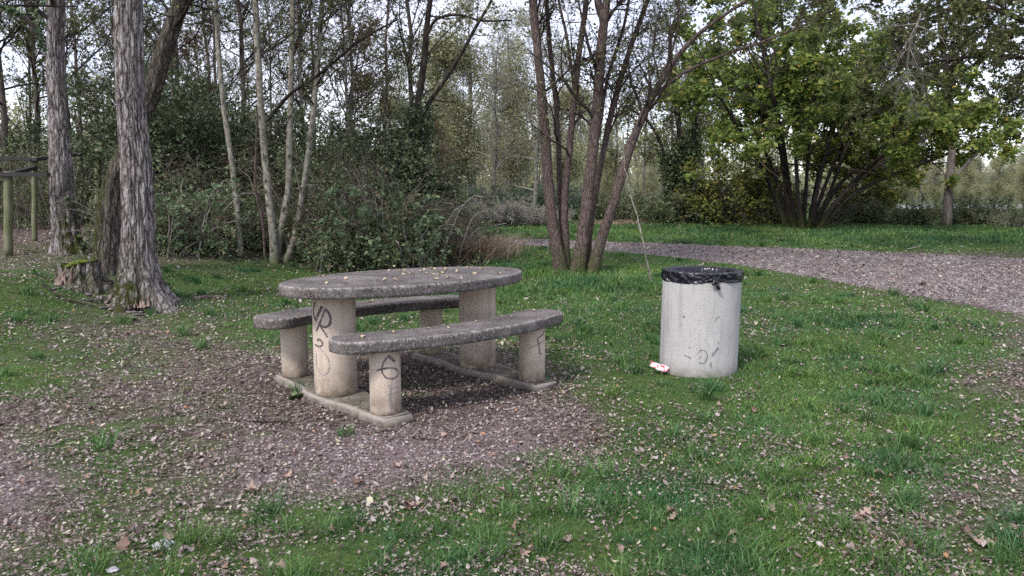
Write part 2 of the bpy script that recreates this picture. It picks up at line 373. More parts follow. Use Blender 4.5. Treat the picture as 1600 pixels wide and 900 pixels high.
def leaves(mb, pos, size, rng, mi=1, flat=.35, tint=None, aspect=.55, spread=0., droop=0.):
    n = len(pos)
    if n == 0: return
    pos = pos+rng.normal(size=(n, 3))*spread if spread else pos
    a = rng.normal(size=(n, 3)); a[:, 2] = a[:, 2]*(1-flat)-droop; a = nrm(a)
    nn = rng.normal(size=(n, 3))+np.array([0, 0, flat*3]); bdir = nrm(np.cross(nn, a)); up = np.cross(a, bdir)
    s = (size*(.6+.8*rng.random(n)))[:, None]
    v = np.stack([pos, pos+a*s*.45+bdir*s*aspect*.5+up*s*.12, pos+a*s, pos+a*s*.45-bdir*s*aspect*.5+up*s*.12], 1).reshape(-1, 3)
    base = np.arange(n)*4
    f = np.concatenate([np.stack([base, base+1, base+2], 1), np.stack([base, base+2, base+3], 1)])
    if tint is None: tint = rng.random(n)
    mb.add(v, f, mi, tint=np.repeat(tint, 4))
def on_twigs(Pt, n, rng, t0=.3):
    i = rng.integers(0, len(Pt), n); return samp(Pt, np.zeros(Pt.shape[:2]), i, t0+(1-t0)*rng.random(n))[0]
def line(pts, K=None):
    """(u,v,y,width_px) list -> smooth (1,K,3),(1,K)"""
    q = np.array([np.append(P(u, v, y), wpx*.5*y/F) for u, v, y, wpx in pts]); return smooth(q, K)
def smooth(q, K=None):
    q = np.asarray(q, float); n = len(q); K = K or n*4
    d = np.concatenate([[0], np.cumsum(np.linalg.norm(np.diff(q[:, :3], axis=0), axis=1))]); tt = np.linspace(0, d[-1], K)
    m = np.gradient(q, d, axis=0) if n > 2 else np.repeat((q[1:]-q[:1])/d[-1], n, 0)
    o = []
    for x_ in tt:
        j = min(max(np.searchsorted(d, x_)-1, 0), n-2); h = d[j+1]-d[j]; s = (x_-d[j])/h
        o.append((2*s**3-3*s**2+1)*q[j]+(s**3-2*s**2+s)*h*m[j]+(-2*s**3+3*s**2)*q[j+1]+(s**3-s**2)*h*m[j+1])
    o = np.array(o); o[:, 3] = np.maximum(o[:, 3], .002)
    return o[None, :, :3], o[None, :, 3]
def roughen(Pt, R, rng, amt=.15):
    Pt = Pt+rng.normal(size=Pt.shape)*R[..., None]*amt; return Pt, R

# ------------------------------------------------------------------ ground map
GX = np.arange(0, 1601, 100)
GY = np.array([400, 440, 480, 520, 560, 600, 650, 700, 750, 800, 850, 900])
GM = np.array([[int(c) for c in r] for r in (
 '33334444889874444', '66577666899985333', '65456666789998764', '54346666689999864', '55422322379999773', '64211111247888743',
 '23332111017888876', '25532100135898864', '13532213467886644', '24545566668886545', '35565566678876667', '45566677678877777')])/9.
GR = np.array([[int(c) for c in r] for r in (
 '00000000000000000', '00000000000000125', '00000000000000012', '00000000000000002', '00000000000000002', '00000000100000001',
 '11112224620000000', '63025899730000001', '85136886310000002', '84244420000000000', '43212100000000000', '34410000000000000')])/9.
def bil(Mx, u, v):
    fu = np.clip((u-GX[0])/100, 0, 15.999); iu = fu.astype(int); fu = fu-iu
    fv = np.interp(v, GY, np.arange(12)); iv = np.minimum(fv.astype(int), 10); fv = fv-iv
    return (Mx[iv, iu]*(1-fu)+Mx[iv, iu+1]*fu)*(1-fv)+(Mx[iv+1, iu]*(1-fu)+Mx[iv+1, iu+1]*fu)*fv
FAR = [(300, 364), (600, 369), (760, 372), (900, 377), (1000, 380), (1200, 388), (1400, 396), (1600, 405), (1900, 420), (2400, 450)]
NEAR = [(300, 371), (600, 377), (760, 382), (900, 389), (1000, 396), (1150, 415), (1300, 440), (1450, 466), (1640, 500), (2400, 620)]
far_w = np.array([G(*q)[:2] for q in FAR]); near_w = np.array([G(*q)[:2] for q in NEAR])
def inpoly(x, y, poly):
    ins = np.zeros(len(x), bool); j = len(poly)-1
    for i in range(len(poly)):
        xi, yi = poly[i]; xj, yj = poly[j]
        c = ((yi > y) != (yj > y)) & (x < (xj-xi)*(y-yi)/((yj-yi) or 1e-9)+xi); ins ^= c; j = i
    return ins
ROAD = np.concatenate([far_w, near_w[::-1]])
def fields(x, y):
    z = terrain(x, y); u, v = proj(x, y, z)
    v = np.where(y < 1, 900, v)
    g = bil(GM, u, v); gr = bil(GR, u, v)
    g = np.where((v < 392) & (x > -1), .95, g)
    g = np.where((x < -1.5) & (y > 13.5), .12, g)
    road = inpoly(x+.5*(n2(x, y, .8, 9)-.5), y+.5*(n2(x, y, .8, 8)-.5), ROAD)
    g = np.where(road, g*.1, g); gr = np.where(road, 1., gr)
    return g, gr, road

# ground sheet reaching the horizon
sx = 8*np.sinh(np.arange(-290, 291)*.018); sy = 8*np.sinh(np.arange(-70, 291)*.018)
XX, YY = np.meshgrid(sx, sy); xx, yy = XX.ravel(), YY.ravel()
gm_, rm_, _r = fields(xx, yy)
idx = np.arange(len(xx)).reshape(XX.shape)
mb = MB(); mb.add(np.stack([xx, yy, terrain(xx, yy)], 1), np.stack([idx[:-1, :-1], idx[:-1, 1:], idx[1:, 1:], idx[1:, :-1]], -1).reshape(-1, 4), grass=gm_, gravel=rm_)
mb.obj('ground', M['ground'])['kind'] = 'structure'
# gravel road
def resamp(q, n):
    q = np.asarray(q); k = np.linspace(0, len(q)-1, n); i = np.minimum(k.astype(int), len(q)-2); f = (k-i)[:, None]; return q[i]*(1-f)+q[i+1]*f
A_ = resamp(far_w, 220); B_ = resamp(near_w, 220); K_ = 40
q = A_[:, None]+(B_-A_)[:, None]*np.linspace(0, 1, K_)[None, :, None]
edge = np.zeros((220, K_)); 
wob = .35*(n2(q[:, 0, 0], q[:, 0, 1], .9, 3)-.5), .5*(n2(q[:, -1, 0], q[:, -1, 1], .9, 4)-.5)
q[:, :, 1] += wob[0][:, None]*np.linspace(1, 0, K_)+wob[1][:, None]*np.linspace(0, 1, K_)
qx, qy = q[..., 0].ravel(), q[..., 1].ravel()
qz = (terrain(qx, qy)).reshape(220, K_)+.02; qz[:, 0] -= .06; qz[:, -1] -= .06
idx = np.arange(220*K_).reshape(220, K_)
mb = MB(); mb.add(np.stack([qx, qy, qz.ravel()], 1), np.stack([idx[:-1, :-1], idx[1:, :-1], idx[1:, 1:], idx[:-1, 1:]], -1).reshape(-1, 4))
mb.obj('gravel_road', M['road'])['kind'] = 'structure'
# lake strip and hill beyond the hedge on the right
mb = MB(); lx = np.array([(30, 62), (160, 62), (190, 150), (52, 120)], float)
mb.add(np.column_stack([lx, np.full(4, .60)]), np.array([[0, 1, 2, 3]])); mb.obj('water', M['water'], smooth=False)['kind'] = 'structure'
hx = np.linspace(-500, 800, 120); hy = np.linspace(0, 1, 14)
HX, HY = np.meshgrid(hx, hy); hz = (4+14*n2(HX.ravel(), HX.ravel()*0, .004, 6)+6*n2(HX.ravel(), HY.ravel()*0, .03, 7))*np.sin(HY.ravel()*PI)+.0
idx = np.arange(HX.size).reshape(HX.shape)
mb = MB(); mb.add(np.stack([HX.ravel(), 380+150*HY.ravel(), hz], 1), np.stack([idx[:-1, :-1], idx[:-1, 1:], idx[1:, 1:], idx[1:, :-1]], -1).reshape(-1, 4))
mb.obj('hills', M['hill'])['kind'] = 'structure'

# ------------------------------------------------------------------ picnic table
CX, CY, YAW, SEP, RT, ZS, ZU, ZT = -.7724, 5.6069, math.radians(41.57), .65, .1509, .032, .7484, .8245
TA, TB, OFF, BU, BT, RB, BL, BW, BUL, OC = 1.0191, .5726, .6606, .4528, .531, .1009, .982, .1732, .1529, .7426
def tw(lx, ly):
    c, s = math.cos(YAW), math.sin(YAW); return CX+c*lx-s*ly, CY+s*lx+c*ly
def slab_shape(outline, z0, z1, amp=.003, seed=0):
    """a thick plate with a worn, slightly crumbled rim from a closed local outline (n,2) taken counter-clockwise"""
    o = np.asarray(outline, float); n = len(o)
    tn = np.roll(o, -1, 0)-np.roll(o, 1, 0); nr = nrm(np.stack([tn[:, 1], -tn[:, 0]], 1))
    prof = [(-.010, 0, .2), (0, .05, .3), (.0, .3, .12), (.001, .72, .12), (0, .88, .7), (-.003, .965, 1), (-.010, 1., 1), (-.022, 1.0, .25), (-.05, 1., .0)]
    rings = []; ar = []
    arc = np.concatenate([[0], np.cumsum(np.linalg.norm(np.diff(o, axis=0), axis=1))])
    for k, (of, h, a_) in enumerate(prof):
        nz_ = (vn(np.stack([arc*28, np.full(n, k*.9+seed), np.full(n, .5)], 1))-.5)*2*amp + (vn(np.stack([arc*95, np.full(n, k*1.7+seed), np.full(n, .5)], 1))-.6)*1.6*amp*(1 if 2 < k < 7 else .3)
        rr = o+nr*(of+nz_)[:, None]; rings.append(np.column_stack([rr, np.full(n, z0+(z1-z0)*h)])); ar.append(np.full(n, a_))
    cen = o.mean(0); inner = rings[-1]
    for s_ in (.82, .6, .35, .12):
        q_ = inner.copy(); q_[:, :2] = SP(inner[:, :2], s_); rings.append(q_); ar.append(np.zeros(n))
    V = np.concatenate(rings); A = np.concatenate(ar); R_ = len(rings); idx = np.arange(n*R_).reshape(R_, n)
    f = np.stack([idx[:-1], np.roll(idx[:-1], -1, 1), np.roll(idx[1:], -1, 1), idx[1:]], -1).reshape(-1, 4)
    # lower closing rings
    low = rings[0].copy(); low[:, :2] = SP(o, .3); V = np.concatenate([V, low]); A = np.concatenate([A, np.zeros(n)])
    li = np.arange(n)+n*R_; f2 = np.stack([li, np.roll(li, -1), np.roll(idx[0], -1), idx[0]], -1)
    return V, [f, f2], A, idx[-1], li
def SP(o, s):                                              # shrink towards the outline's own spine (its x axis kept longer)
    xs = o[:, 0]*(s if s > .5 else s); c = CEN(o[:, 0]); c2 = CEN(xs); return np.stack([xs, c2+(o[:, 1]-c)*s], 1)
def place(V, base):
    x_, y_ = tw(V[:, 0], V[:, 1]); return np.stack([x_-base[0], y_-base[1], V[:, 2]-base[2]], 1)
base = (CX, CY, 0.)
pt = root('picnic_table', base, 'oval weathered concrete picnic table with graffitied round legs and two attached benches', 'picnic table')
def plate(outline, z0, z1, name, m, seed=0, amp=.003):
    V, fs, A, last, low = slab_shape(outline, z0, z1, amp, seed)
    b_ = MB(); b_.add(place(V, base), fs, arris=A)
    b_.f.append((last[None, :], 0)); b_.f.append((low[::-1][None, :], 0))
    return b_.obj(name, m, pt)
CEN = lambda x_: x_*0
th = np.linspace(0, 2*PI, 420, endpoint=False)
tt_ = plate(np.stack([TA*np.cos(th), TB*np.sin(th)], 1), ZU, ZT, 'tabletop', M['top'], 3)
def bench_outline():
    n = 110; xs = np.linspace(-(BL-BW), BL-BW, n); k = BL-BW
    cen = OC-BUL*(xs/k)**2; dy = -2*BUL*xs/k**2; h = np.hypot(1, dy); nx, ny = -dy/h, 1/h
    o = [(xs[i]+nx[i]*BW, cen[i]+ny[i]*BW) for i in range(n)]
    a0 = math.atan2(ny[-1], nx[-1]); o += [(xs[-1]+BW*math.cos(a0-j*PI/30), cen[-1]+BW*math.sin(a0-j*PI/30)) for j in range(1, 30)]
    o += [(xs[i]-nx[i]*BW, cen[i]-ny[i]*BW) for i in range(n-1, -1, -1)]
    a1 = math.atan2(-ny[0], -nx[0]); o += [(xs[0]+BW*math.cos(a1-j*PI/30), cen[0]+BW*math.sin(a1-j*PI/30)) for j in range(1, 30)]
    return np.array(o)[::-1]                               # counter-clockwise
bo = bench_outline()
CEN = lambda x_: OC-BUL*(x_/(BL-BW))**2
plate(bo, BU, BT, 'bench_seat', M['top'], 11)['label'] = 'curved bench seat on the far side of the table'
bn = bo.copy(); bn[:, 1] *= -1; bn = bn[::-1]
CEN = lambda x_: -(OC-BUL*(x_/(BL-BW))**2)
plate(bn, BU, BT, 'bench_seat', M['top'], 23)['label'] = 'curved bench seat on the near side, in front of the table'
CEN = lambda x_: x_*0
def column(lx, ly, r, z0, z1, name, label, seed):
    n = 64; zs = np.concatenate([[z0, z0+.004], np.linspace(z0+.012, z1-.006, 26), [z1+.004]])
    rs = np.full(len(zs), r); rs[0] = r-.006; rs[1] = r-.002
    a = np.linspace(0, 2*PI, n, endpoint=False)
    st = np.clip(1-(zs-z0)/.24, 0, 1)**1.1
    V = []; A = []
    for z_, r_, s_ in zip(zs, rs, st):
        jj = (vn(np.stack([a*6+seed*9, np.full(n, z_*9), np.full(n, .5)], 1))-.5)*.002
        # a fine mould seam on one side
        seam = .0035*np.exp(-((a-(-2.0+seed))/.03)**2)
        x_, y_ = tw(lx+0*a, ly+0*a); V.append(np.stack([x_-base[0]+(r_+jj-seam)*np.cos(a), y_-base[1]+(r_+jj-seam)*np.sin(a), np.full(n, z_)], 1)); A.append(np.full(n, s_))
    idx = np.arange(n*len(zs)).reshape(len(zs), n)
    b_ = MB(); b_.add(np.concatenate(V), np.stack([idx[:-1], np.roll(idx[:-1], -1, 1), np.roll(idx[1:], -1, 1), idx[1:]], -1).reshape(-1, 4), stain=np.concatenate(A))
    b_.f.append((idx[0][::-1][None], 0)); b_.f.append((idx[-1][None], 0))
    o = b_.obj(name, M['leg'], pt); o['label'] = label; return o
legL = column(-SEP, 0, RT, ZS, ZU, 'table_leg', 'thick round leg at the left end of the tabletop, sprayed with letters', .1)
column(SEP, 0, RT, ZS, ZU, 'table_leg', 'thick round leg at the right end of the tabletop', .5)
bl1 = column(-SEP, -OFF, RB, ZS, BU, 'bench_leg', 'left leg of the near bench with a sprayed loop', .9)
bl2 = column(SEP, -OFF, RB, ZS, BU, 'bench_leg', 'right leg of the near bench with a thin sprayed line', .3)
column(-SEP, OFF, RB, ZS, BU, 'bench_leg', 'left leg of the far bench', .7); column(SEP, OFF, RB, ZS, BU, 'bench_leg', 'right leg of the far bench', .2)
for s_, lab in ((-1, 'mossy concrete base strip under the left legs'), (1, 'mossy concrete base strip under the right legs')):
    # a low strip with chamfered ends, narrower between the table leg and the bench legs
    ys = np.array([-OFF-.165, -OFF-.155, -OFF, -.33, -.17, 0, .17, .33, OFF, OFF+.13, OFF+.14]); hw = np.array([.10, .112, .116, .125, .165, .168, .165, .125, .116, .112, .10])
    yq = np.linspace(ys[0], ys[-1], 90); hq = np.interp(yq, ys, hw)
    o_ = np.concatenate([np.stack([hq, yq], 1), np.stack([-hq[::-1], yq[::-1]], 1)])
    n = len(o_); tn = np.roll(o_, -1, 0)-np.roll(o_, 1, 0); nr = nrm(np.stack([tn[:, 1], -tn[:, 0]], 1))
    rings = []; A = []
    for k, (of, z_, a_) in enumerate([(0.012, -.12, 1), (.010, -.05, 1.), (.006, -.02, .9), (.0, .005, .6), (-.002, .024, .0), (-.007, ZS+.0005, .0), (-.03, ZS+.001, .75)]):
        jt = (vn(np.stack([o_[:, 1]*18, o_[:, 0]*18+k, np.full(n, 4.5+s_)], 1))-.5)*.028
        q_ = o_+nr*(of+jt)[:, None]; rings.append(np.column_stack([q_[:, 0]+s_*SEP, q_[:, 1], np.full(n, z_)])); A.append(np.full(n, a_))
    V = np.concatenate(rings); idx = np.arange(len(V)).reshape(7, n)
    b_ = MB(); b_.add(place(V, base), np.stack([idx[:-1], np.roll(idx[:-1], -1, 1), np.roll(idx[1:], -1, 1), idx[1:]], -1).reshape(-1, 4), stain=np.concatenate(A))
    # flat top as quads between both long sides
    top = idx[-1]; m_ = n//2; Lr = top[:m_]; Ll = top[m_:][::-1]
    b_.f.append((np.stack([Lr[:-1], Lr[1:], Ll[1:], Ll[:-1]], 1), 0))
    b_.obj('base_slab', M['slab'], pt)['label'] = lab
def strokes(parent, centre, rad, lines, origin, scale, name='graffiti', mt=None, pbase=base, lab=None, lift=.0012):
    """sprayed lines lying on an upright round surface: each line is [(px,py)...], width"""
    b_ = MB()
    for pts, wd in lines:
        pts = np.array(pts, float); uv = origin+pts/scale
        W_ = []
        dense = []
        for a_, c_ in zip(uv[:-1], uv[1:]):
            k_ = max(2, int(np.hypot(*(c_-a_))/1.2))
            dense += [a_+(c_-a_)*j/k_ for j in range(k_)]
        dense.append(uv[-1]); dense = np.array(dense)
        if len(dense) > 6:
            ker = np.ones(3)/3
            for _ in range(2): dense[1:-1] = np.stack([np.convolve(dense[:, k], ker, 'same') for k in (0, 1)], 1)[1:-1]
        for (u_, v_) in dense:
            r_ = ray(u_, v_); ox, oy = -centre[0], -centre[1]
            A2 = r_[0]**2+r_[1]**2; B2 = 2*(r_[0]*ox+r_[1]*oy); C2 = ox*ox+oy*oy-(rad+lift)**2; D2 = B2*B2-4*A2*C2
            tq = (-B2-math.sqrt(max(D2, 0)))/(2*A2); W_.append((math.atan2(r_[1]*tq+oy, r_[0]*tq+ox), CAMH+r_[2]*tq))
        W_ = np.array(W_); xy = np.stack([W_[:, 0]*rad, W_[:, 1]], 1); tn = np.gradient(xy, axis=0); tn = nrm(tn); nr = np.stack([-tn[:, 1], tn[:, 0]], 1)
        hwid = wd*.62*(.6+.8*vn(np.stack([np.arange(len(xy))*.35, np.full(len(xy), wd*99), np.full(len(xy), .5)], 1)))
        Lf = xy+nr*hwid[:, None]; Rf = xy-nr*hwid[:, None]
        def cyl(q_): return np.stack([centre[0]+(rad+lift)*np.cos(q_[:, 0]/rad)-pbase[0], centre[1]+(rad+lift)*np.sin(q_[:, 0]/rad)-pbase[1], q_[:, 1]-pbase[2]], 1)
        V = np.concatenate([cyl(Lf), cyl(xy), cyl(Rf)]); n = len(xy); i_ = np.arange(n-1)
        b_.add(V, np.concatenate([np.stack([i_, i_+1, i_+1+n, i_+n], 1), np.stack([i_+n, i_+1+n, i_+1+2*n, i_+2*n], 1)]))
    o = b_.obj(name, mt or M['spray'], parent, smooth=False)
    if lab: o['label'] = lab
    return o
org = np.array([460, 450.]); sc_ = 3.915
strokes(legL, tw(-SEP, 0), RT+.001, [([(124, 85), (116, 120), (116, 160), (128, 198)], .012), ([(168, 112), (150, 150), (128, 200)], .017),
    ([(186, 130), (165, 190), (133, 264)], .010), ([(186, 128), (208, 150), (222, 185), (216, 225), (192, 240), (168, 236), (150, 215)], .013), ([(152, 228), (178, 262), (202, 302)], .009),
    ([(138, 322), (152, 310), (170, 330), (172, 350), (150, 360), (124, 346)], .010)], org, sc_, lab='dark sprayed letters running down the leg')
strokes(legL, tw(-SEP, 0), RT+.001, [([(150, 362), (180, 395), (205, 430), (214, 475), (206, 515), (180, 535), (155, 525), (136, 480), (131, 430), (134, 402)], .006)], org, sc_, mt=M['faded'], lab='faint grey sprayed loop low on the leg', lift=.0018)
strokes(bl1, tw(-SEP, -OFF), RB+.001, [([(572, 414), (592, 428), (614, 450)], .015), ([(568, 425), (545, 455), (534, 490), (538, 525), (562, 550), (600, 556), (630, 540), (640, 515), (625, 495), (590, 487), (550, 492), (500, 505)], .008)], org, sc_, lab='dark sprayed loop with a tail')
strokes(bl1, tw(-SEP, -OFF), RB+.001, [([(585, 590), (586, 640), (584, 700), (588, 765)], .006), ([(586, 610), (640, 602)], .006), ([(562, 652), (600, 640), (644, 636)], .007)], org, sc_, mt=M['faded'], lab='faint sprayed strokes below the loop', lift=.0018)
org8 = np.array([640, 500.])
strokes(bl2, tw(SEP, -OFF), RB+.001, [([(1293, 100), (1292, 128), (1262, 155), (1228, 178), (1232, 195), (1246, 240), (1251, 330)], .007), ([(1150, 275), (1210, 245), (1290, 205)], .003), ([(1240, 312), (1275, 330)], .004)], org8, 6.154, lab='thin dark sprayed hook')

# ------------------------------------------------------------------ litter bin with its bag
BX, BY, BR, BH = 1.562, 6.10, .318, .85
def bin_axis(z): return BX+.016*z, BY
bp_ = G(1092, 589); 
bb = (BX, BY, H(BX, BY)-.015)
b_ = MB(); n = 96; a = np.linspace(0, 2*PI, n, endpoint=False)
prof = [(BR+.004, -.12)]+[(BR, z_) for z_ in np.linspace(0, BH-.012, 40)]+[(BR-.004, BH-.003), (BR-.012, BH), (BR-.05, BH), (BR-.06, BH-.01), (BR-.065, .1), (.02, .09)]
V = []; A = []
for k, (r_, z_) in enumerate(prof):
    ax, ay = bin_axis(z_); jj = (vn(np.stack([a*5, np.full(n, z_*7), np.full(n, 2.5)], 1))-.5)*.004
    V.append(np.stack([ax+(r_+jj)*np.cos(a)-bb[0], ay+(r_+jj)*np.sin(a)-bb[1], np.full(n, z_)], 1)); A.append(np.full(n, max(0, 1-z_/.14)**1.5))
idx = np.arange(n*len(prof)).reshape(len(prof), n)
b_.add(np.concatenate(V), np.stack([idx[:-1], np.roll(idx[:-1], -1, 1), np.roll(idx[1:], -1, 1), idx[1:]], -1).reshape(-1, 4), stain=np.concatenate(A))
b_.f.append((idx[-1][None], 0))
bin_ = root('litter_bin', bb, 'pale speckled concrete cylinder litter bin standing in the grass', 'litter bin')
shell = b_.obj('bin_shell', M['bin'], bin_)
org3 = np.array([980, 390.])
for ln_ in [([(425, 640), (440, 618), (468, 612), (488, 632), (490, 660), (470, 698), (440, 690)], .005), ([(556, 600), (540, 622), (516, 652)], .009), ([(510, 690), (512, 718)], .008),
    ([(350, 645), (372, 655), (392, 668)], .005), ([(342, 405), (350, 410)], .011), ([(568, 405), (545, 420), (535, 440)], .004), ([(438, 668), (452, 652)], .004), ([(378, 596), (384, 602)], .007)]:
    strokes(shell, (BX+.006, BY), BR+.0035, [ln_], org3, 3.914, mt=M['spray2'], pbase=bb, lab='faint dark scribble')
# bag: folded over the rim, hanging inside
bag = root('bin_bag', (BX, BY, bb[2]+BH), 'shiny black plastic bin bag folded over the rim of the concrete bin and knotted', 'bin bag')
b_ = MB(); n = 260; a = np.linspace(0, 2*PI, n, endpoint=False)
ka = math.atan2(-1, .06)                                   # knot direction, towards the camera
da = np.angle(np.exp(1j*(a-ka)))
gather = np.exp(-(da/.42)**2)
prof = [(.003, -.080), (.006, -.077), (.007, -.071), (.007, -.064), (.007, -.052), (.008, -.040), (.008, -.028), (.008, -.016), (.008, -.006), (.008, 0.003), (-.004, .010), (-.03, .010), (-.055, .008), (-.068, -.008), (-.075, -.04), (-.08, -.10), (-.09, -.20), (-.12, -.32), (-.18, -.38), (-.30, -.40)]
V = []
for k, (dr, z_) in enumerate(prof):
    wr = .016*(np.abs(vn(np.stack([a*9+z_*25, np.full(n, z_*22), np.full(n, 7.5)], 1))-.5)*2-.3)+.012*(np.abs(vn(np.stack([a*26-z_*70, np.full(n, z_*34), np.full(n, 9.5)], 1))-.5)*2-.35)
    # creases radiating from the knot
    fan = .009*np.abs(np.sin(9*np.arctan2((z_+.055), da*BR+1e-4)))*np.exp(-(da/.9)**2)
    rr = BR+dr+(wr+fan)*(1 if k > 0 else .5)
    zz = z_+.004*(vn(np.stack([a*9, np.full(n, k*.3), np.full(n, 3.5)], 1))-.5)*2+(.014*gather+.016*(vn(np.stack([a*7, 0*a+4.5, 0*a+1.5], 1))-.5) if k < 4 else 0)-(.006*gather if k > 8 and k < 13 else 0)
    ax, ay = bin_axis(BH+z_)
    V.append(np.stack([ax+rr*np.cos(a)-BX, ay+rr*np.sin(a)-BY, zz+.0*a], 1))
idx = np.arange(n*len(prof)).reshape(len(prof), n)
b_.add(np.concatenate(V), np.stack([idx[:-1], np.roll(idx[:-1], -1, 1), np.roll(idx[1:], -1, 1), idx[1:]], -1).reshape(-1, 4)); b_.f.append((idx[-1][None], 0))
b_.obj('bag_film', M['bag'], bag)
b_ = MB(); kx, ky = .012+(BR+.025)*math.cos(ka), (BR+.025)*math.sin(ka)
def lump(cx, cy, cz, rx, ry, rz, s, n=14):
    u_ = np.linspace(0, 2*PI, n*2, endpoint=False); w_ = np.linspace(.05, PI-.05, n); U_, W_ = np.meshgrid(u_, w_)
    d_ = np.stack([np.sin(W_)*np.cos(U_), np.sin(W_)*np.sin(U_), np.cos(W_)], -1).reshape(-1, 3)
    k_ = 1+.6*(vn(d_*2.6+s+20)-.5)
    i_ = np.arange(len(d_)).reshape(n, n*2)
    return d_*k_[:, None]*np.array([rx, ry, rz])+np.array([cx, cy, cz]), np.stack([i_[:-1], np.roll(i_[:-1], -1, 1), np.roll(i_[1:], -1, 1), i_[1:]], -1).reshape(-1, 4)
v_, f_ = lump(kx, ky, -.060, .028, .022, .020, 3); b_.add(v_, f_)
for (dx, dz, L_) in ((.030, -.052, 1), (.020, -.048, 2), (-.028, -.010, 3)):   # loose tails of the knot
    k_ = 7; s_ = np.linspace(0, 1, k_); c_ = np.stack([kx+dx*s_, ky-.006-.006*np.sin(s_*PI), -.064+dz*s_], 1)
    wv = np.interp(s_, [0, .3, 1], [.007, .013, .015]); tubes(b_, c_[None], wv[None]*np.array([.9]), 5)
b_.obj('knot', M['bag'], bag)

# crumpled wrapper beside the bin
g_ = G(1029, 584); b_ = MB(); nx_, ny_ = 16, 8
U_, V_ = np.meshgrid(np.linspace(-1, 1, nx_), np.linspace(-1, 1, ny_)); th_ = -.5
X_ = U_.ravel()*.075; Y_ = V_.ravel()*.040*(1-.3*np.abs(U_.ravel())); Z_ = .03*vn(np.stack([X_*40+30, Y_*50+30, Y_*0+.5], 1))+.012
b_.add(np.stack([X_*math.cos(th_)-Y_*math.sin(th_), X_*math.sin(th_)+Y_*math.cos(th_), Z_+.012], 1), (lambda i: np.stack([i[:-1, :-1], i[:-1, 1:], i[1:, 1:], i[1:, :-1]], -1).reshape(-1, 4))(np.arange(nx_*ny_).reshape(ny_, nx_)))
o = b_.obj('snack_wrapper', M['foil'], smooth=False); o.location = Vector((g_[0], g_[1], H(g_[0], g_[1])+.03)); o.rotation_euler = (.55, 0, 0); tag(o, 'crumpled white and red wrapper lying at the foot of the bin', 'wrapper')
# pale stone in the foreground, and a half-buried slab of bark
STONES = []
def rock(u_, v_, r, name, label, m_, sq=(1, .8, .45), cat='stone'):
    g_ = G(u_, v_); v2, f2 = lump(0, 0, 0, r*sq[0], r*sq[1], r*sq[2], u_*.01); b_ = MB(); b_.add(v2, f2); o = b_.obj(name, m_); o.location = Vector((g_[0], g_[1], g_[2]+r*.3)); STONES.append(g_); return tag(o, label, cat)
rock(258, 856, .042, 'stone', 'pale flattish stone in the leaf litter at the bottom left', M['stone'])
rock(176, 893, .022, 'stone', 'small blue-grey stone at the bottom edge', M['pebble'] if False else M['stone'])

# ------------------------------------------------------------------ tree kit
def finish_tree(name, base_, label, cat, trunk, crown, tm, cms, group=None, extra=()):
    r = root(name, base_, label, cat, group)
    if trunk: trunk.obj('trunk', tm, r, loc=base_)
    if crown: crown.obj('crown', cms, r, loc=base_)
    for nm, mbx, mm in extra: mbx.obj(nm, mm, r, loc=base_)
    return r
def mossat(Pt, z0, h): return np.clip(1-(Pt[..., 2]-z0)/h, 0, 1)

# big ridged trunks: the surface itself is carved
def ridged(mb_, stations, seed, flare=0., ridges=9, amp=.08, nside=120, nz=170, roots=5, mossh=.8, mossside=None, g=None):
    """stations [(u,v,y,wpx)] ; carved bark ridges that run up the trunk"""
    Pt, R = line(stations, nz); Pt, R = Pt[0], R[0]
    a = np.linspace(0, 2*PI, nside, endpoint=False); z0 = Pt[0, 2]; Vs = []; ms = []
    for k in range(nz):
        hh = Pt[k, 2]-z0
        fl = flare*math.exp(-max(hh, 0)/.16)
        lob = 1+fl*(.45+.55*np.cos(a*roots+seed*2)+.4*np.sin(a*(roots-2)+seed))+.07*math.exp(-max(hh, 0)/.6)*np.cos(a*roots+seed*2+hh)
        tw_ = hh*.45
        cs, sn = np.cos(a), np.sin(a)
        rid = vn(np.stack([cs*ridges/2+40, sn*ridges/2+40, np.full(nside, hh*1.9+seed*5)], 1)+np.stack([sn*tw_, cs*tw_, 0*a], 1))
        rid = 1-np.abs(rid*2-1)*1.6
        fine = vn(np.stack([cs*ridges*1.4+40, sn*ridges*1.4+40, np.full(nside, hh*9+seed)], 1))-.5
        rr = R[k]*.9*(lob+amp*rid+amp*.9*fine)
        Vs.append(np.stack([Pt[k, 0]+rr*cs, Pt[k, 1]+rr*sn, np.full(nside, Pt[k, 2])-(fl*.1 if hh < .02 else 0)], 1))
        m0 = np.clip(1-hh/mossh, 0, 1)
        side = np.clip(.62+.9*np.cos(a-(mossside if mossside is not None else PI)), 0, 1)
        ms.append(np.clip(m0*side*1.6, 0, 1))
    i_ = np.arange(nside*nz).reshape(nz, nside)
    mb_.add(np.concatenate(Vs), np.stack([i_[:-1], np.roll(i_[:-1], -1, 1), np.roll(i_[1:], -1, 1), i_[1:]], -1).reshape(-1, 4), moss=np.concatenate(ms))
    return Pt[None], R[None]

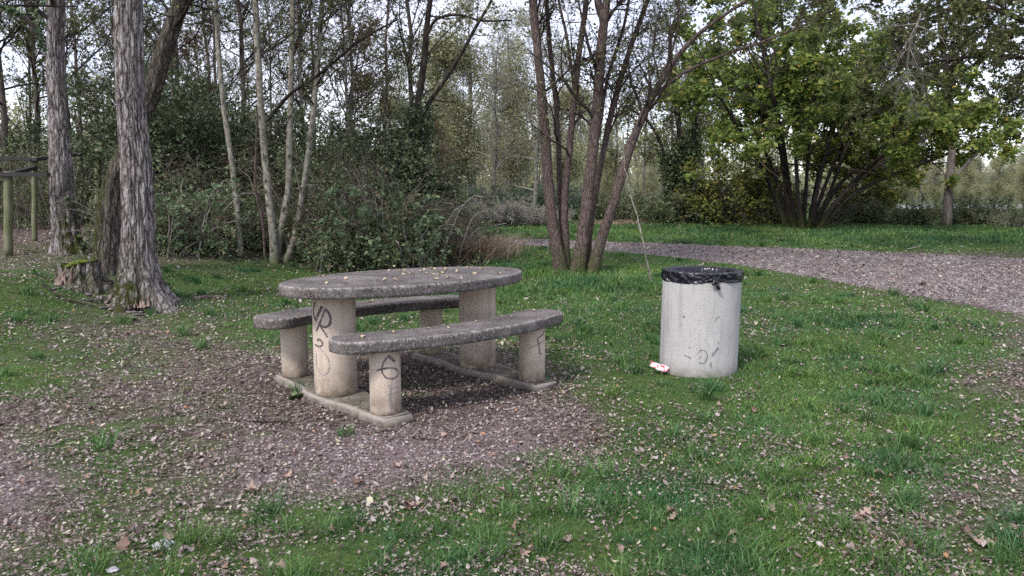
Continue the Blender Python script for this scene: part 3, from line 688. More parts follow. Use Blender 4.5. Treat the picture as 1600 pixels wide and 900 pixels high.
# Tree B: the big ridged trunk left of the table
rg = np.random.default_rng(5)
gB = G(222, 474); yB = gB[1]; tb_ = MB()
pB, rB_ = ridged(tb_, [(222, 484, yB, 98), (221, 468, yB, 84), (218, 448, yB, 68), (217, 425, yB, 59), (216, 390, yB, 51), (215, 300, yB, 45), (208, 200, yB, 42), (202, 100, yB, 40), (201, 0, yB, 38), (206, -200, yB, 34), (200, -420, yB+.3, 26), (190, -640, yB+.6, 14)], 1.3, .6, 13, .15, 180, 260, 5, 1.0, 3.6)
for k in range(9):                                         # roots running into the ground
    an = -2.9+k*.62+rg.random()*.2; L_ = .28+.25*rg.random(); s_ = np.linspace(0, 1, 8)
    cx_ = gB[0]+np.cos(an)*(.14+L_*s_); cy_ = gB[1]+np.sin(an)*(.14+L_*s_); cz_ = terrain(cx_, cy_)+.11*(1-s_)**2-.02
    tubes(tb_, np.stack([cx_, cy_, cz_], 1)[None], np.linspace(.06, .015, 8)[None], 8, moss=.7)
cb = MB(); b1_, r1_ = grow(pB, rB_, 16, rg, .55, 1, 2.6, 60, .35, .18, 7, .35); tubes(cb, b1_, r1_, 5)
b2_, r2_ = grow(b1_, r1_, 8, rg, .2, 1, 1.0, 50, .1, .3, 5, .5); tubes(cb, b2_, r2_, 3); b3_, r3_ = grow(b2_, r2_, 5, rg, .2, 1, .5, 50, .1, .3, 4, .6); tubes(cb, b3_, np.maximum(r3_, .0025), 3)
leaves(cb, on_twigs(b3_, 3500, rg), .06, rg)
rot = MB()                                                 # bare rotten wood showing between the roots
for k in range(26):
    an = -2.35+1.5*rg.random(); r0 = .235+.09*rg.random(); h1 = .02+.20*rg.random()**1.6; s_ = np.linspace(0, 1, 6); ln_ = rg.normal()*.07
    q_ = np.stack([gB[0]+np.cos(an+ln_*s_*2)*(r0+.13*(1-s_)**2), gB[1]+np.sin(an+ln_*s_*2)*(r0+.13*(1-s_)**2), H(gB[0], gB[1])+h1*s_+.0], 1)+rg.normal(size=(6, 3))*.007
    tubes(rot, q_[None], np.array([[.020, .018, .015, .011, .007, .002]])*(.4+.9*rg.random()), 5)
for k in range(12):                                        # slabs of fallen bark at the foot
    an = -2.8+2.4*rg.random(); rr_ = .32+.25*rg.random(); d_ = rg.random()*PI; L_ = .05+.10*rg.random()
    c_ = np.array([gB[0]+rr_*math.cos(an), gB[1]+rr_*math.sin(an)]); s_ = np.linspace(-1, 1, 5)
    q_ = np.stack([c_[0]+s_*L_*math.cos(d_), c_[1]+s_*L_*math.sin(d_)*.5, H(*c_)+.02+.01*s_**2], 1)
    bpc = MB(); tubes(bpc, q_[None], np.array([[.006, .016, .02, .016, .006]]), 5, moss=0.); tag(bpc.obj('bark_piece', M['bark_grey'], loc=(c_[0], c_[1], H(*c_))), 'piece of fallen bark lying at the foot of the big ridged trunk', 'bark', 'bark pieces round the big trunk')
finish_tree('tree', gB, 'thick ridged grey trunk with flaring rotten base, nearest tree on the left', 'tree', tb_, cb, M['bark_grey'], [M['twig_dark'], M['leaf_wood']], extra=[('exposed_wood', rot, M['rotwood'])])

# Tree C: mossy trunk leaning right behind it
gC = G(180, 425); yC = gC[1]; tcb = MB()
pC, rC_ = ridged(tcb, [(168, 436, yC, 66), (172, 405, yC, 50), (176, 330, yC, 44), (187, 270, yC, 38), (208, 215, yC, 28), (232, 160, yC, 28), (252, 95, yC, 27), (284, 0, yC, 25), (340, -160, yC, 22), (400, -330, yC, 14)], 2.1, .3, 9, .15, 90, 150, 4, 4.2, 2.6)
cb = MB(); b1_, r1_ = grow(pC, rC_, 12, rg, .5, 1, 2.2, 60, .35, .18, 7, .35); tubes(cb, b1_, r1_, 5)
b2_, r2_ = grow(b1_, r1_, 8, rg, .2, 1, 1.0, 50, .1, .3, 5, .5); tubes(cb, b2_, r2_, 3)
leaves(cb, on_twigs(b2_, 2500, rg), .06, rg)
finish_tree('tree', gC, 'mossy trunk leaning up to the right from behind the big grey trunk', 'tree', tcb, cb, M['bark_mossy'], [M['twig_dark'], M['leaf_wood']])

# Tree A: straight furrowed trunk further left
gA = G(104, 396); yA = gA[1]; ta_ = MB()
pA, rA_ = ridged(ta_, [(112, 402, yA, 44), (108, 385, yA, 40), (100, 330, yA, 36), (95, 270, yA, 32), (91, 200, yA, 27), (87, 100, yA, 25), (88, 0, yA, 24), (92, -200, yA, 20), (90, -420, yA, 12)], 3.7, .5, 10, .15, 100, 170, 5, 1.6, 0.2)
cb = MB(); b1_, r1_ = grow(pA, rA_, 18, rg, .35, 1, 2.4, 60, .35, .18, 7, .3); tubes(cb, b1_, r1_, 5)
b2_, r2_ = grow(b1_, r1_, 8, rg, .2, 1, 1.0, 50, .1, .3, 5, .5); tubes(cb, b2_, r2_, 3)
leaves(cb, on_twigs(b2_, 3500, rg), .07, rg)
finish_tree('tree', gA, 'straight furrowed trunk with flaking bark, behind the mossy stump on the far left', 'tree', ta_, cb, M['bark_grey'], [M['twig_dark'], M['leaf_wood']])

# generic many-stemmed tree from traced stems
def stem_tree(name, base_, label, cat, stems, tm, cms, seed, sides=12, moss=.5, br=(10, .25, 1.6, 48, .3), tw2=(8, .7), tw3=(5, .32), nleaf=2500, ls=.05, rmin=.0025, lt0=.2, group=None, extra=(), bark_rough=.06, leafkw=None, wk=1.):
    rg = np.random.default_rng(seed); tk = MB(); cr = MB(); z0 = base_[2]; L2 = []
    for st in stems:
        Pt, R = line(st, max(24, len(st)*8)); R = R*wk
        Pt = Pt+ (rg.normal(size=Pt.shape)*R[..., None]*bark_rough)
        tubes(tk, Pt, R, sides, moss=mossat(Pt, z0, moss+.01)*.9)
        nb = max(2, int(br[0]*R.mean()/.05)) if R.mean() < .05 else br[0]
        b1, r1 = grow(Pt, R, nb, rg, br[1], 1, br[2], br[3], br[4], .2, 7, .38); tubes(cr, b1, np.maximum(r1, rmin*1.4), 5)
        b2, r2 = grow(b1, r1, tw2[0], rg, .15, 1, tw2[1], 50, .1, .28, 5, .55); tubes(cr, b2, np.maximum(r2, rmin), 3)
        if tw3:
            b3, r3 = grow(b2, r2, tw3[0], rg, .15, 1, tw3[1], 50, .05, .3, 4, .6); tubes(cr, b3, np.maximum(r3, rmin*.8), 3)
        else: b3 = b2
        L2.append(b3)
    L2c = [on_twigs(q, max(1, int(nleaf*len(q)/sum(len(z) for z in L2))), rg, lt0) for q in L2]
    leaves(cr, np.concatenate(L2c), ls, rg, **(leafkw or {}))
    return finish_tree(name, base_, label, cat, tk, cr, tm, cms, group, extra)

# the clump of six stems right of the table
gM = G(900, 424); yM = gM[1]; ym = yM
stems = [
 [(878, 434, ym-.1, 36), (871, 395, ym-.1, 28), (862, 340, ym-.1, 23), (851, 200, ym, 20), (842, 100, ym, 17), (832, 0, ym, 16), (815, -200, ym, 12), (800, -420, ym, 6)],
 [(886, 430, ym+.2, 14), (877, 330, ym+.3, 12), (870, 180, ym+.4, 10), (858, 60, ym+.5, 9), (850, -60, ym+.5, 8), (838, -260, ym+.5, 5)],
 [(888, 430, ym, 16), (882, 330, ym, 15), (891, 220, ym+.1, 13), (903, 100, ym+.2, 12), (916, 0, ym+.2, 11), (935, -200, ym+.2, 7)],
 [(901, 434, ym-.2, 36), (908, 385, ym-.2, 27), (918, 310, ym-.2, 24), (930, 200, ym-.2, 21), (939, 80, ym-.2, 20), (944, 30, ym-.2, 17), (958, -60, ym-.2, 13), (980, -260, ym-.2, 9)],
 [(943, 40, ym-.2, 13), (936, 0, ym-.2, 11), (925, -90, ym-.3, 9), (905, -300, ym-.4, 6)],
 [(914, 430, ym+.1, 18), (922, 350, ym+.15, 15), (940, 250, ym+.2, 13), (962, 150, ym+.2, 12), (990, 60, ym+.2, 10), (1012, 0, ym+.2, 9), (1050, -150, ym+.2, 6)],
 [(923, 434, ym-.15, 33), (936, 385, ym-.15, 23), (958, 320, ym-.2, 20), (985, 230, ym-.2, 18), (1012, 165, ym-.3, 15), (1042, 112, ym-.4, 12), (1082, 62, ym-.5, 9), (1140, 18, ym-.7, 7), (1220, -30, ym-.9, 5), (1300, -60, ym-1, 3)],
 [(1020, 152, ym-.3, 9), (1065, 116, ym-.4, 7), (1120, 90, ym-.5, 6), (1190, 66, ym-.6, 5), (1280, 30, ym-.8, 3)],
 [(1000, 190, ym-.3, 7), (1035, 120, ym-.2, 6), (1055, 60, ym-.1, 5), (1062, -20, ym, 4)],
 [(935, 215, ym+.1, 8), (950, 120, ym+.2, 7), (975, 40, ym+.3, 6), (990, -60, ym+.4, 5)],
 [(892, 105, ym+.2, 7), (886, 60, ym+.1, 6), (873, 0, ym, 5), (865, -100, ym, 4)],
]
stem_tree('tree', gM, 'clump of six tall reddish brown stems fanning from one base, beside the gravel road', 'tree', stems, M['bark_brown'], [M['twig_dark'], M['leaf_wood']], 21, 14, .6,
          br=(14, .30, 1.6, 50, .25), tw2=(8, .75), tw3=(6, .42), nleaf=6500, ls=.055, rmin=.0032, bark_rough=.05, wk=.76)
# slender dead stick hanging beside it
gS = G(1018, 440)
tk = MB(); Pt, R = line([(1019, 443, gS[1], 3.4), (1008, 395, gS[1], 3), (997, 345, gS[1]+.05, 2.8), (984, 300, gS[1]+.1, 2.2), (975, 250, gS[1]+.1, 1.6), (972, 200, gS[1]+.2, 1.2)], 24)
Pt = Pt+rg.normal(size=Pt.shape)*.006; tubes(tk, Pt, R, 6); b_, r_ = grow(Pt, R, 8, rg, .05, 1, .3, 60, .1, .3, 4, .6); tubes(tk, b_, r_, 3)
o = tk.obj('dead_stick', M['bark_pale'], loc=gS); tag(o, 'thin dead stick standing in the grass behind the bin', 'stick')

# pale birch-like clump in front of the thicket
gb_ = G(430, 411); yb = gb_[1]
stems = [
 [(430, 416, yb, 19), (427, 370, yb, 15), (419, 300, yb, 13), (410, 200, yb, 12), (404, 100, yb, 11), (399, 0, yb, 10), (395, -200, yb, 8), (390, -400, yb, 4)],
 [(430, 416, yb+.1, 16), (436, 370, yb+.1, 14), (449, 310, yb+.1, 12), (452, 230, yb+.1, 11), (455, 120, yb+.1, 10), (458, 0, yb+.1, 9), (465, -200, yb+.1, 6), (470, -380, yb+.1, 3)],
 [(446, 412, yb+.1, 13), (460, 370, yb+.2, 11), (472, 305, yb+.2, 10), (484, 220, yb+.2, 9.5), (495, 120, yb+.2, 9), (503, 0, yb+.2, 8), (512, -200, yb+.2, 6)],
 [(418, 188, yb, 6), (450, 150, yb-.2, 5.5), (500, 115, yb-.4, 5), (560, 65, yb-.6, 4), (622, 30, yb-.8, 2.5)],
]
stem_tree('tree', gb_, 'clump of three slim pale stems rising in front of the thicket', 'tree', stems[:3], M['bark_pale'], [M['twig_dark'], M['leaf_wood']], 33, 10, .2,
          br=(18, .40, 1.5, 52, .3), tw2=(7, .7), tw3=(6, .35), nleaf=9000, ls=.05, bark_rough=.06, wk=.9,
          extra=[('limb', (lambda m_: (tubes(m_, *line(stems[3], 30), 8, moss=0.), tubes(m_, *[q for q in grow(*line(stems[3], 30), 14, rg, .2, 1, .6, 45, .1, .3, 6, .5)], 3), m_)[-1])(MB()), M['bark_dark'])])
gd = G(374, 406); yd = gd[1]+.1
stem_tree('tree', gd, 'single slim pale stem leaning left of the pale three-stemmed clump', 'tree', [
 [(376, 400, yd, 10), (370, 320, yd, 9), (360, 240, yd, 8.5), (349, 160, yd, 8), (340, 60, yd, 7.5), (336, -40, yd, 7), (333, -260, yd, 4)]], M['bark_pale'], [M['twig_dark'], M['leaf_wood']], 35, 8, .2,
          br=(12, .5, 1.3, 52, .3), tw2=(7, .6), tw3=(5, .3), nleaf=3200, ls=.06)
stem_tree('sapling', G(412, 400), 'thin reddish sapling between the two pale birch-like trees', 'sapling', [
 [(414, 402, yb, 5), (410, 345, yb, 4.5), (400, 300, yb, 4), (400, 240, yb, 4), (403, 170, yb, 3)]], M['bark_brown'], [M['twig_brown'], M['leaf_bramble']], 36, 6, .1,
          br=(12, .3, .5, 50, .2), tw2=(3, .3), tw3=None, nleaf=60, ls=.05)

# ivy-clad leaning tree at the right end of the thicket
gi = G(655, 404); yi = gi[1]+.2
iv = MB(); rgi = np.random.default_rng(4)
cen, _rc = line([(650, 405, yi, 10), (647, 300, yi, 10), (648, 230, yi, 10), (652, 165, yi, 10)], 30)
ip = samp(cen, _rc, np.zeros(5200, int), rgi.random(5200))[0]+rgi.normal(size=(5200, 3))*np.array([.20, .20, .12])
leaves(iv, ip, .085, rgi, mi=0, flat=.2)
stem_tree('tree', gi, 'dark forked tree wrapped in ivy at the right end of the thicket', 'tree', [
 [(652, 408, yi, 16), (648, 330, yi, 13), (646, 250, yi, 12), (648, 200, yi, 12), (655, 150, yi, 11), (663, 95, yi, 10), (666, 50, yi, 9), (672, 0, yi, 8), (685, -120, yi, 6)],
 [(650, 215, yi, 8), (668, 165, yi, 7), (695, 125, yi-.1, 6), (720, 85, yi-.2, 5.5), (745, 40, yi-.3, 5), (768, 0, yi-.4, 4), (790, -60, yi-.4, 3)],
 [(665, 60, yi, 5), (680, 32, yi-.1, 4.5), (712, 23, yi-.2, 4), (750, 32, yi-.3, 3.5), (800, 32, yi-.4, 2.5)],
 ], M['bark_dark'], [M['twig_dark'], M['leaf_wood']], 41, 10, .3, br=(7, .35, 1.1, 55, .1), tw2=(5, .5), tw3=(3, .3), nleaf=1300, ls=.06, extra=[('ivy', iv, M['leaf_evergreen'])])

# ------------------------------------------------------------------ hazel by the road and neighbours
gh = G(1255, 357); yh = gh[1]
rgh = np.random.default_rng(8)
stems = []
for k in range(17):
    f_ = k/16.; ub = 1234+44*f_+rgh.normal()*2; a0 = (f_-.42)
    ut = 1240+ (a0*530 if a0 > 0 else a0*260)+rgh.normal()*14
    vt = 120-170*rgh.random()+(a0*250 if a0 > 0 else -a0*150)
    yy0 = yh+.5*rgh.normal(); yt = yy0+1.6*rgh.normal()
    um = ub+(ut-ub)*.42; vm = 355+(vt-355)*(.50+.12*max(a0, 0))
    stems.append([(ub, 362, yy0, 7+3*rgh.random()), (ub+(um-ub)*.35, 315, yy0, 6.5), (um, vm, (yy0+yt)/2, 5.5), (ub+(ut-ub)*.72, vm+(vt-vm)*.5, yt, 4.5), (ut, vt, yt, 3)])
hz = MB(); tkh = MB(); allb = []
for st in stems:
    Pt, R = line(st, 26); tubes(tkh, Pt, R, 8, moss=mossat(Pt, gh[2], .5))
    b1, r1 = grow(Pt, R, 15, rgh, .36, 1, 2.3, 55, .2, .2, 6, .5, tipshrink=.2); tubes(hz, b1, np.maximum(r1, .006), 4); allb.append(b1)
ab = np.concatenate(allb)
b2, r2 = grow(ab, np.full(ab.shape[:2], .008), 6, rgh, .2, 1, .8, 50, 0, .3, 4, .6); tubes(hz, b2, np.maximum(r2, .004), 3)
# an umbrella of leaves thinning where the sky shows
q_ = on_twigs(b2, 150000, rgh, .1); cl = .45*vn(q_*1.3+30)+.55*vn(q_*3.4+12); keep = (cl > .495) & (q_[:, 2] > gh[2]+1.25+.9*(vn(q_*.9+11)-.5)+1.0*np.exp(-((q_[:, 0]-gh[0]-.3)/1.3)**2)); q_ = q_[keep]
hu, hv = q_[:, 0]-gh[0], q_[:, 2]-gh[2]
tint = np.clip(.22+.5*rgh.random(len(q_))**1.6+.28*np.clip(1-hv/3.6, 0, 1)+.25*(vn(q_*1.1+7)-.5), 0, .999); tint = np.where(rgh.random(len(q_)) < .03, .98, tint)
leaves(hz, q_, .118, rgh, flat=.55, tint=tint, aspect=.8, spread=.08, droop=.35)
finish_tree('hazel_tree', gh, 'broad many-stemmed hazel with green and yellowing leaves across the gravel road', 'tree', tkh, hz, M['bark_dark'], [M['twig_dark'], M['leaf_hazel']])

# ------------------------------------------------------------------ shrub / tree prototypes for copying
def proto_tree(seed, h=9., r=.10, nb=26, lean=.08, bl=2.2, leafn=6000, ls=.07, t0=.25, spread=.0, kind='thin', tw=(8, .8), tw3=(5, .4), rmin=.004, up=.35, ang=52, nst=1):
    rg = np.random.default_rng(seed); tk = MB(); cr = MB(); T2 = []
    for s in range(nst):
        K = 14; s_ = np.linspace(0, 1, K); dx, dy = rg.normal(size=2)*lean*h
        q = np.stack([dx*s_**1.3*(1 if nst == 1 else 1.6), dy*s_**1.3, h*s_*(1 if s == 0 else .7+.3*rg.random())-.1], 1)+np.concatenate([[[0, 0, 0]], np.cumsum(rg.normal(size=(K-1, 3))*.045*[1, 1, 0], 0)])
        R = r*(1-.85*s_)*(1 if s == 0 else .7)+.006
        tubes(tk, q[None], R[None], 8, moss=np.clip(1-s_*6, 0, 1)[None]*.6)
        b1, r1 = grow(q[None], R[None], nb, rg, t0, 1, bl, ang, up, .2, 6, .4); tubes(cr, b1, np.maximum(r1, rmin*1.5), 4)
        b2, r2 = grow(b1, r1, tw[0], rg, .15, 1, tw[1], 50, .15, .28, 5, .55); tubes(cr, b2, np.maximum(r2, rmin), 3)
        b3, r3 = grow(b2, r2, tw3[0], rg, .15, 1, tw3[1], 50, .1, .3, 4, .6); tubes(cr, b3, np.maximum(r3, rmin*.7), 3); T2.append(b3)
    b3 = np.concatenate(T2); p_ = on_twigs(b3, int(leafn*1.6), rg, .1); p_ = p_[vn(p_*1.2+seed) > .42][:leafn]
    leaves(cr, p_, ls, rg, spread=spread)
    return tk, cr
def proto_shrub(seed, h=2.6, w=1.4, nst=26, leafn=9000, ls=.065, dense=.38, arch=.5, fill=.55, rmin=.003, base_r=.25, kill=.0, twn=(7, 5)):
    """arching stems from the ground; leaves along twigs plus leaves filling an uneven outline"""
    rg = np.random.default_rng(seed); cr = MB(); tk = MB(); K = 8; s_ = np.linspace(0, 1, K)
    st = []
    for k in range(nst):
        an = rg.random()*2*PI; L = h*(.40+.75*rg.random()**1.3); o = rg.random()**.5*w*.8; b0 = rg.random()*base_r
        q = np.stack([np.cos(an)*(b0+o*s_**1.2), np.sin(an)*(b0+o*s_**1.2), L*(s_-arch*.35*s_**3)-.05], 1)+np.cumsum(rg.normal(size=(K, 3))*.03, 0); st.append(q)
    st = np.array(st); R = np.linspace(1, .3, K)[None]*(.008+.010*rg.random((nst, 1)))
    tubes(tk, st, R, 5, moss=0.)
    b1, r1 = grow(st, R, twn[0], rg, .15, 1, h*.30, 50, .1, .3, 5, .6); tubes(cr, b1, np.maximum(r1, rmin), 3)
    b2, r2 = grow(b1, r1, twn[1], rg, .1, 1, h*.16, 55, .0, .35, 4, .7); tubes(cr, b2, np.maximum(r2, rmin*.8), 3)
    n1 = int(leafn*(1-fill)); p1 = on_twigs(b2, n1*2, rg, .1)
    n2_ = int(leafn*fill); d = nrm(rg.normal(size=(n2_*2, 3))); d[:, 2] = np.abs(d[:, 2])
    rad = rg.random(n2_*2)**.45; lump_ = .75+.55*vn(d*2.2+seed)
    p2 = d*(rad*lump_)[:, None]*np.array([w, w, h])
    p = np.concatenate([p1, p2]); m = .7*vn(p*2.1+seed*3)+.3*vn(p*6+seed) > dense+.13*np.clip(p[:, 2]/h, 0, 1)**2; p = p[m & (p[:, 2] > kill*h)][:leafn]
    leaves(cr, p, ls, rg, flat=.3)
    return tk, cr
PROTO = {}
def reg(key, tk, cr, tm, cms):
    PROTO[key] = (tk.mesh('trunk', tm), cr.mesh('crown', cms))
def put(key, name, loc, label, cat, s=1., rz=None, group=None, sz=None, sx=None, tn='trunk'):
    r = root(name, loc, label, cat, group)
    r.rotation_euler.z = random.random()*6.28 if rz is None else rz
    r.scale = ((sx or s), s, sz or s)
    for nm, me in zip((tn, 'crown'), PROTO[key]):
        o = bpy.data.objects.new(nm, me); COL.objects.link(o); o.parent = r
    return r
for k in range(3):
    reg(f'wood{k}', *proto_tree(50+k, 10+k, .06+.014*k, 40, .05, 3.0, 12000, .06, tw3=(6, .5), rmin=.0035, ang=58), M['bark_mid'], [M['twig_dark'], M['leaf_wood']])
reg('twiggy', *proto_tree(58, 9, .045, 44, .06, 2.6, 1800, .055, tw=(8, .9), tw3=(6, .5), rmin=.003, ang=58), M['bark_mid'], [M['twig_dark'], M['leaf_wood']])
reg('russet', *proto_tree(60, 6, .06, 22, .08, 1.8, 5200, .09, nst=2), M['bark_mid'], [M['twig_brown'], M['leaf_russet']])
for k in range(2):
    reg(f'willow{k}', *proto_tree(70+k, 9.5, .13, 40, .04, 2.6, 30000, .11, t0=.12, tw=(9, 1.0), tw3=(5, .6), spread=.25, up=.55, ang=45, nst=2, rmin=.005), M['bark_mid'], [M['twig_pale'], M['leaf_willow']])
reg('pale', *proto_tree(80, 8, .10, 34, .05, 2.4, 1500, .09, t0=.15, tw=(8, 1.0), tw3=(5, .5), rmin=.006), M['bark_pale'], [M['twig_pale'], M['leaf_willow']])
reg('dark', *proto_tree(84, 9, .13, 34, .06, 3.0, 24000, .09, t0=.28, tw=(9, 1.1), tw3=(5, .5), spread=.1, rmin=.005), M['bark_mid'], [M['twig_dark'], M['leaf_wood']])
for k in range(3):
    reg(f'ever{k}', *proto_shrub(90+k, 3.1, 1.5, 30, 19000, .062, .40, fill=.5, twn=(8, 6)), M['bark_dark'], [M['twig_dark'], M['leaf_evergreen']])
for k in range(2):
    reg(f'bramble{k}', *proto_shrub(100+k, 1.75, 1.35, 46, 9500, .065, .52, arch=1.15, fill=.45, twn=(5, 3), base_r=.9, rmin=.0042), M['twig_pale'], [M['twig_brown'], M['leaf_bramble']])
    reg(f'hedge{k}', *proto_shrub(110+k, 1.6, 1.6, 40, 7000, .09, .36, arch=.8, fill=.5, rmin=.005), M['twig_brown'], [M['twig_brown'], M['leaf_bramble']])
for k in range(2):
    reg(f'tangle{k}', *proto_shrub(130+k, 3.1, 1.7, 38, 10000, .065, .52, arch=.95, fill=.45, twn=(6, 4), base_r=1.0, rmin=.004), M['twig_pale'], [M['twig_brown'], M['leaf_bramble']])
reg('yellow', *proto_shrub(120, 3.2, 1.9, 26, 5600, .13, .48, fill=.3), M['bark_dark'], [M['twig_dark'], M['leaf_yellow']])
reg('green', *proto_shrub(121, 2.0, 2.0, 40, 9000, .11, .36, fill=.5, rmin=.006), M['twig_brown'], [M['twig_pale'], M['leaf_green']])
reg('brush', *proto_shrub(122, 1.1, 1.8, 110, 900, .07, .4, arch=1.2, fill=.1, rmin=.006), M['twig_pale'], [M['twig_pale'], M['leaf_green']])

def at(u_, y_, dz=0):                                      # ground point in that direction at distance y
    x_ = (u_-800)/F*y_*1.0; return (x_*1.005, y_, H(x_, y_)+dz)
LBL = {}
# evergreen thicket behind the brambles
for u_, y_, s_, k, lab in [
 (268, 15.2, 1.25, 0, 'tall dark evergreen shrub directly right of the big ridged trunk'),
 (325, 16.6, 1.15, 1, 'dark evergreen shrub behind the single leaning pale stem'),
 (392, 16.2, .98, 2, 'dark evergreen shrub behind the left stem of the pale clump'),
 (455, 16.8, 1.05, 0, 'dark evergreen shrub behind the middle and right stems of the pale clump'),
 (520, 16.0, 1.0, 1, 'dark evergreen shrub just right of the pale three-stemmed clump'),
 (578, 15.6, 1.02, 2, 'dark evergreen shrub in the middle of the thicket behind the table'),
 (628, 15.2, .95, 0, 'dark evergreen shrub left of the ivy-clad forked tree'),
 (668, 15.4, .66, 1, 'lower dark evergreen shrub at the right end of the thicket, under the forked tree'),
 (225, 18.5, 1.2, 2, 'dark evergreen shrub glimpsed between the two biggest trunks and beyond'),
 (150, 19.5, .95, 1, 'dim evergreen shrub behind the furrowed trunk on the far left'),
 (50, 20.0, .9, 0, 'dim evergreen shrub behind the wooden posts at the left edge'),
 (-60, 19.0, 1.0, 2, 'evergreen shrub cut by the left edge of the picture')]:
    put(f'ever{k}', 'evergreen_shrub', at(u_, y_), lab, 'shrub', s_, group='evergreen shrubs of the thicket', tn='stem')
for u_, y_, s_, k, lab in [
 (270, 12.9, .9, 0, 'leafy bramble bush right beside the big ridged trunk'),
 (318, 13.2, .85, 1, 'leafy bramble bush under the single leaning pale stem'),
 (372, 14.2, .7, 0, 'bramble tangle left of the pale three-stemmed clump'),
 (445, 14.4, .55, 1, 'bramble tangle behind the foot of the pale three-stemmed clump'),
 (522, 13.5, .80, 0, 'brown bramble tangle behind the left end of the tabletop'),
 (572, 13.2, .9, 1, 'brown bramble tangle behind the middle of the tabletop'),
 (625, 13.4, 1.2, 0, 'tall brown bramble tangle left of the ivy-clad forked tree'),
 (672, 13.6, .8, 1, 'brown bramble tangle under the ivy-clad forked tree'),
 (694, 13.6, .5, 0, 'low bramble at the right end of the thicket behind the dry grass')]:
    put(f'bramble{k}', 'bramble_bush', at(u_, y_), lab, 'bramble', s_, group='brambles along the front of the thicket', tn='stem')
for u_, y_, s_, k, lab in [
 (292, 14.4, .75, 0, 'loose twiggy shrub between the big ridged trunk and the single leaning pale stem'),
 (350, 14.9, .62, 1, 'loose twiggy shrub behind the single leaning pale stem'),
 (405, 15.4, .72, 0, 'loose twiggy shrub right behind the pale three-stemmed clump'),
 (492, 14.3, .85, 1, 'tall loose brown tangle of twigs right of the pale three-stemmed clump'),
 (545, 14.1, .80, 0, 'tall loose brown tangle of twigs behind the middle of the tabletop'),
 (598, 14.0, .88, 1, 'tall loose brown tangle of twigs left of the ivy-clad trunk'),
 (110, 17.0, .8, 1, 'loose twiggy shrub behind the furrowed trunk'), (30, 17.5, .8, 0, 'loose twiggy shrub behind the wooden frame')]:
    put(f'tangle{k}', 'twiggy_shrub', at(u_, y_), lab, 'shrub', s_, group='loose twiggy shrubs of the thicket', tn='stem')
reg('spray', *proto_shrub(140, 1.5, .9, 9, 620, .085, .30, arch=.9, fill=.1, base_r=.25, rmin=.003, twn=(5, 3)), M['twig_pale'], [M['twig_brown'], M['leaf_green']])
for u_, y_, s_, lab in [(262, 12.3, .85, 'light green leafy spray at the right foot of the big ridged trunk'), (300, 12.6, 1.05, 'taller light green spray in front of the brambles right of the big trunk'), (345, 12.8, .8, 'light green spray below the single leaning pale stem'), (500, 12.5, .62, 'small light green spray right of the pale three-stemmed clump'), (560, 12.6, .95, 'light green spray among brown twigs behind the tabletop'), (603, 13.0, 1.45, 'tall light green spray left of the ivy-clad trunk'), (655, 12.5, 1.0, 'light green spray at the foot of the ivy-clad trunk')]:
    put('spray', 'leafy_spray', at(u_, y_), lab, 'plant', s_, group='leafy sprays in front of the thicket', tn='stem')
# thin trees of the wood behind
woods = [(-120, 17), (-40, 22), (20, 19), (58, 27), (118, 17.5), (163, 20), (200, 26), (250, 21), (300, 24), (318, 19), (345, 30), (385, 22), (430, 27), (480, 20), (520, 26), (560, 22), (600, 30), (640, 24), (-90, 30), (10, 34), (140, 33), (240, 34), (400, 36), (500, 35), (590, 38), (-180, 24), (70, 22), (280, 29), (-260, 18), (-330, 25), (350, 17.5), (480, 18), (560, 18.5), (270, 17)]
for j, (u_, y_) in enumerate(woods):
    if j in (1, 5, 9, 14, 19, 24, 27): continue
    put(f'wood{j%3}' if j < 30 else 'twiggy', 'woodland_tree', at(u_, y_), 'thin dark-barked tree with sparse small leaves in the wood behind the thicket on the left', 'tree', .85+.35*random.random(), group='thin trees of the wood on the left')
for u_, y_, s_, lab in [(545, 24, .95, 'russet-leaved small tree showing over the thicket left of the forked tree'), (700, 30, .6, 'low russet shrub-like tree right behind the ivy-clad forked tree'), (325, 27, 1., 'russet-leaved tree showing high up beside the single leaning pale stem')]:
    put('russet', 'russet_tree', at(u_, y_), lab, 'tree', s_)
# pale yellow-green trees in the middle distance
for u_, y_, s_, k, lab in [
 (742, 36, 1.02, 0, 'tall rounded yellow-green tree between the forked tree and the brown-stemmed clump'),
 (690, 44, .95, 1, 'yellow-green tree just right of the ivy-clad forked tree, further back'),
 (800, 42, 1.05, 1, 'yellow-green tree directly left of the brown-stemmed clump'),
 (872, 50, 1.0, 0, 'yellow-green tree seen between the brown stems'),
 (640, 52, .9, 0, 'distant yellow-green tree behind the top of the thicket'),
 (950, 58, .62, 1, 'lower yellow-green tree right of the brown-stemmed clump'),
 (1010, 64, .6, 0, 'low distant yellow-green tree behind the thin dead stick')]:
    put(f'willow{k}', 'willow_tree', at(u_, y_), lab, 'tree', s_, group='yellow-green trees in the middle distance')
for u_, y_, s_, lab in [(832, 27, .95, 'pale-barked nearly leafless tree just left of the brown-stemmed clump'), (770, 29, .85, 'small pale leafless tree with spreading dead branches above the brush pile'), (1430, 34, .62, 'pale leafless shrub-like tree right of the hazel'), (1335, 38, .55, 'pale leafless small tree seen under the right side of the hazel')]:
    put('pale', 'bare_tree', at(u_, y_), lab, 'tree', s_)
for u_, y_, s_, lab in [(690, 25, .8, 'green bush beyond the right end of the thicket'), (748, 28, .7, 'green bush behind the brush pile, left half'), (800, 28.5, .7, 'green bush behind the brush pile, right half'), (858, 29, .7, 'green bush behind the left stems of the brown clump'), (905, 30, .7, 'green bush seen between the brown stems')]:
    put('green', 'bush', at(u_, y_), lab, 'bush', s_, group='bushes beyond the far verge', tn='stem')
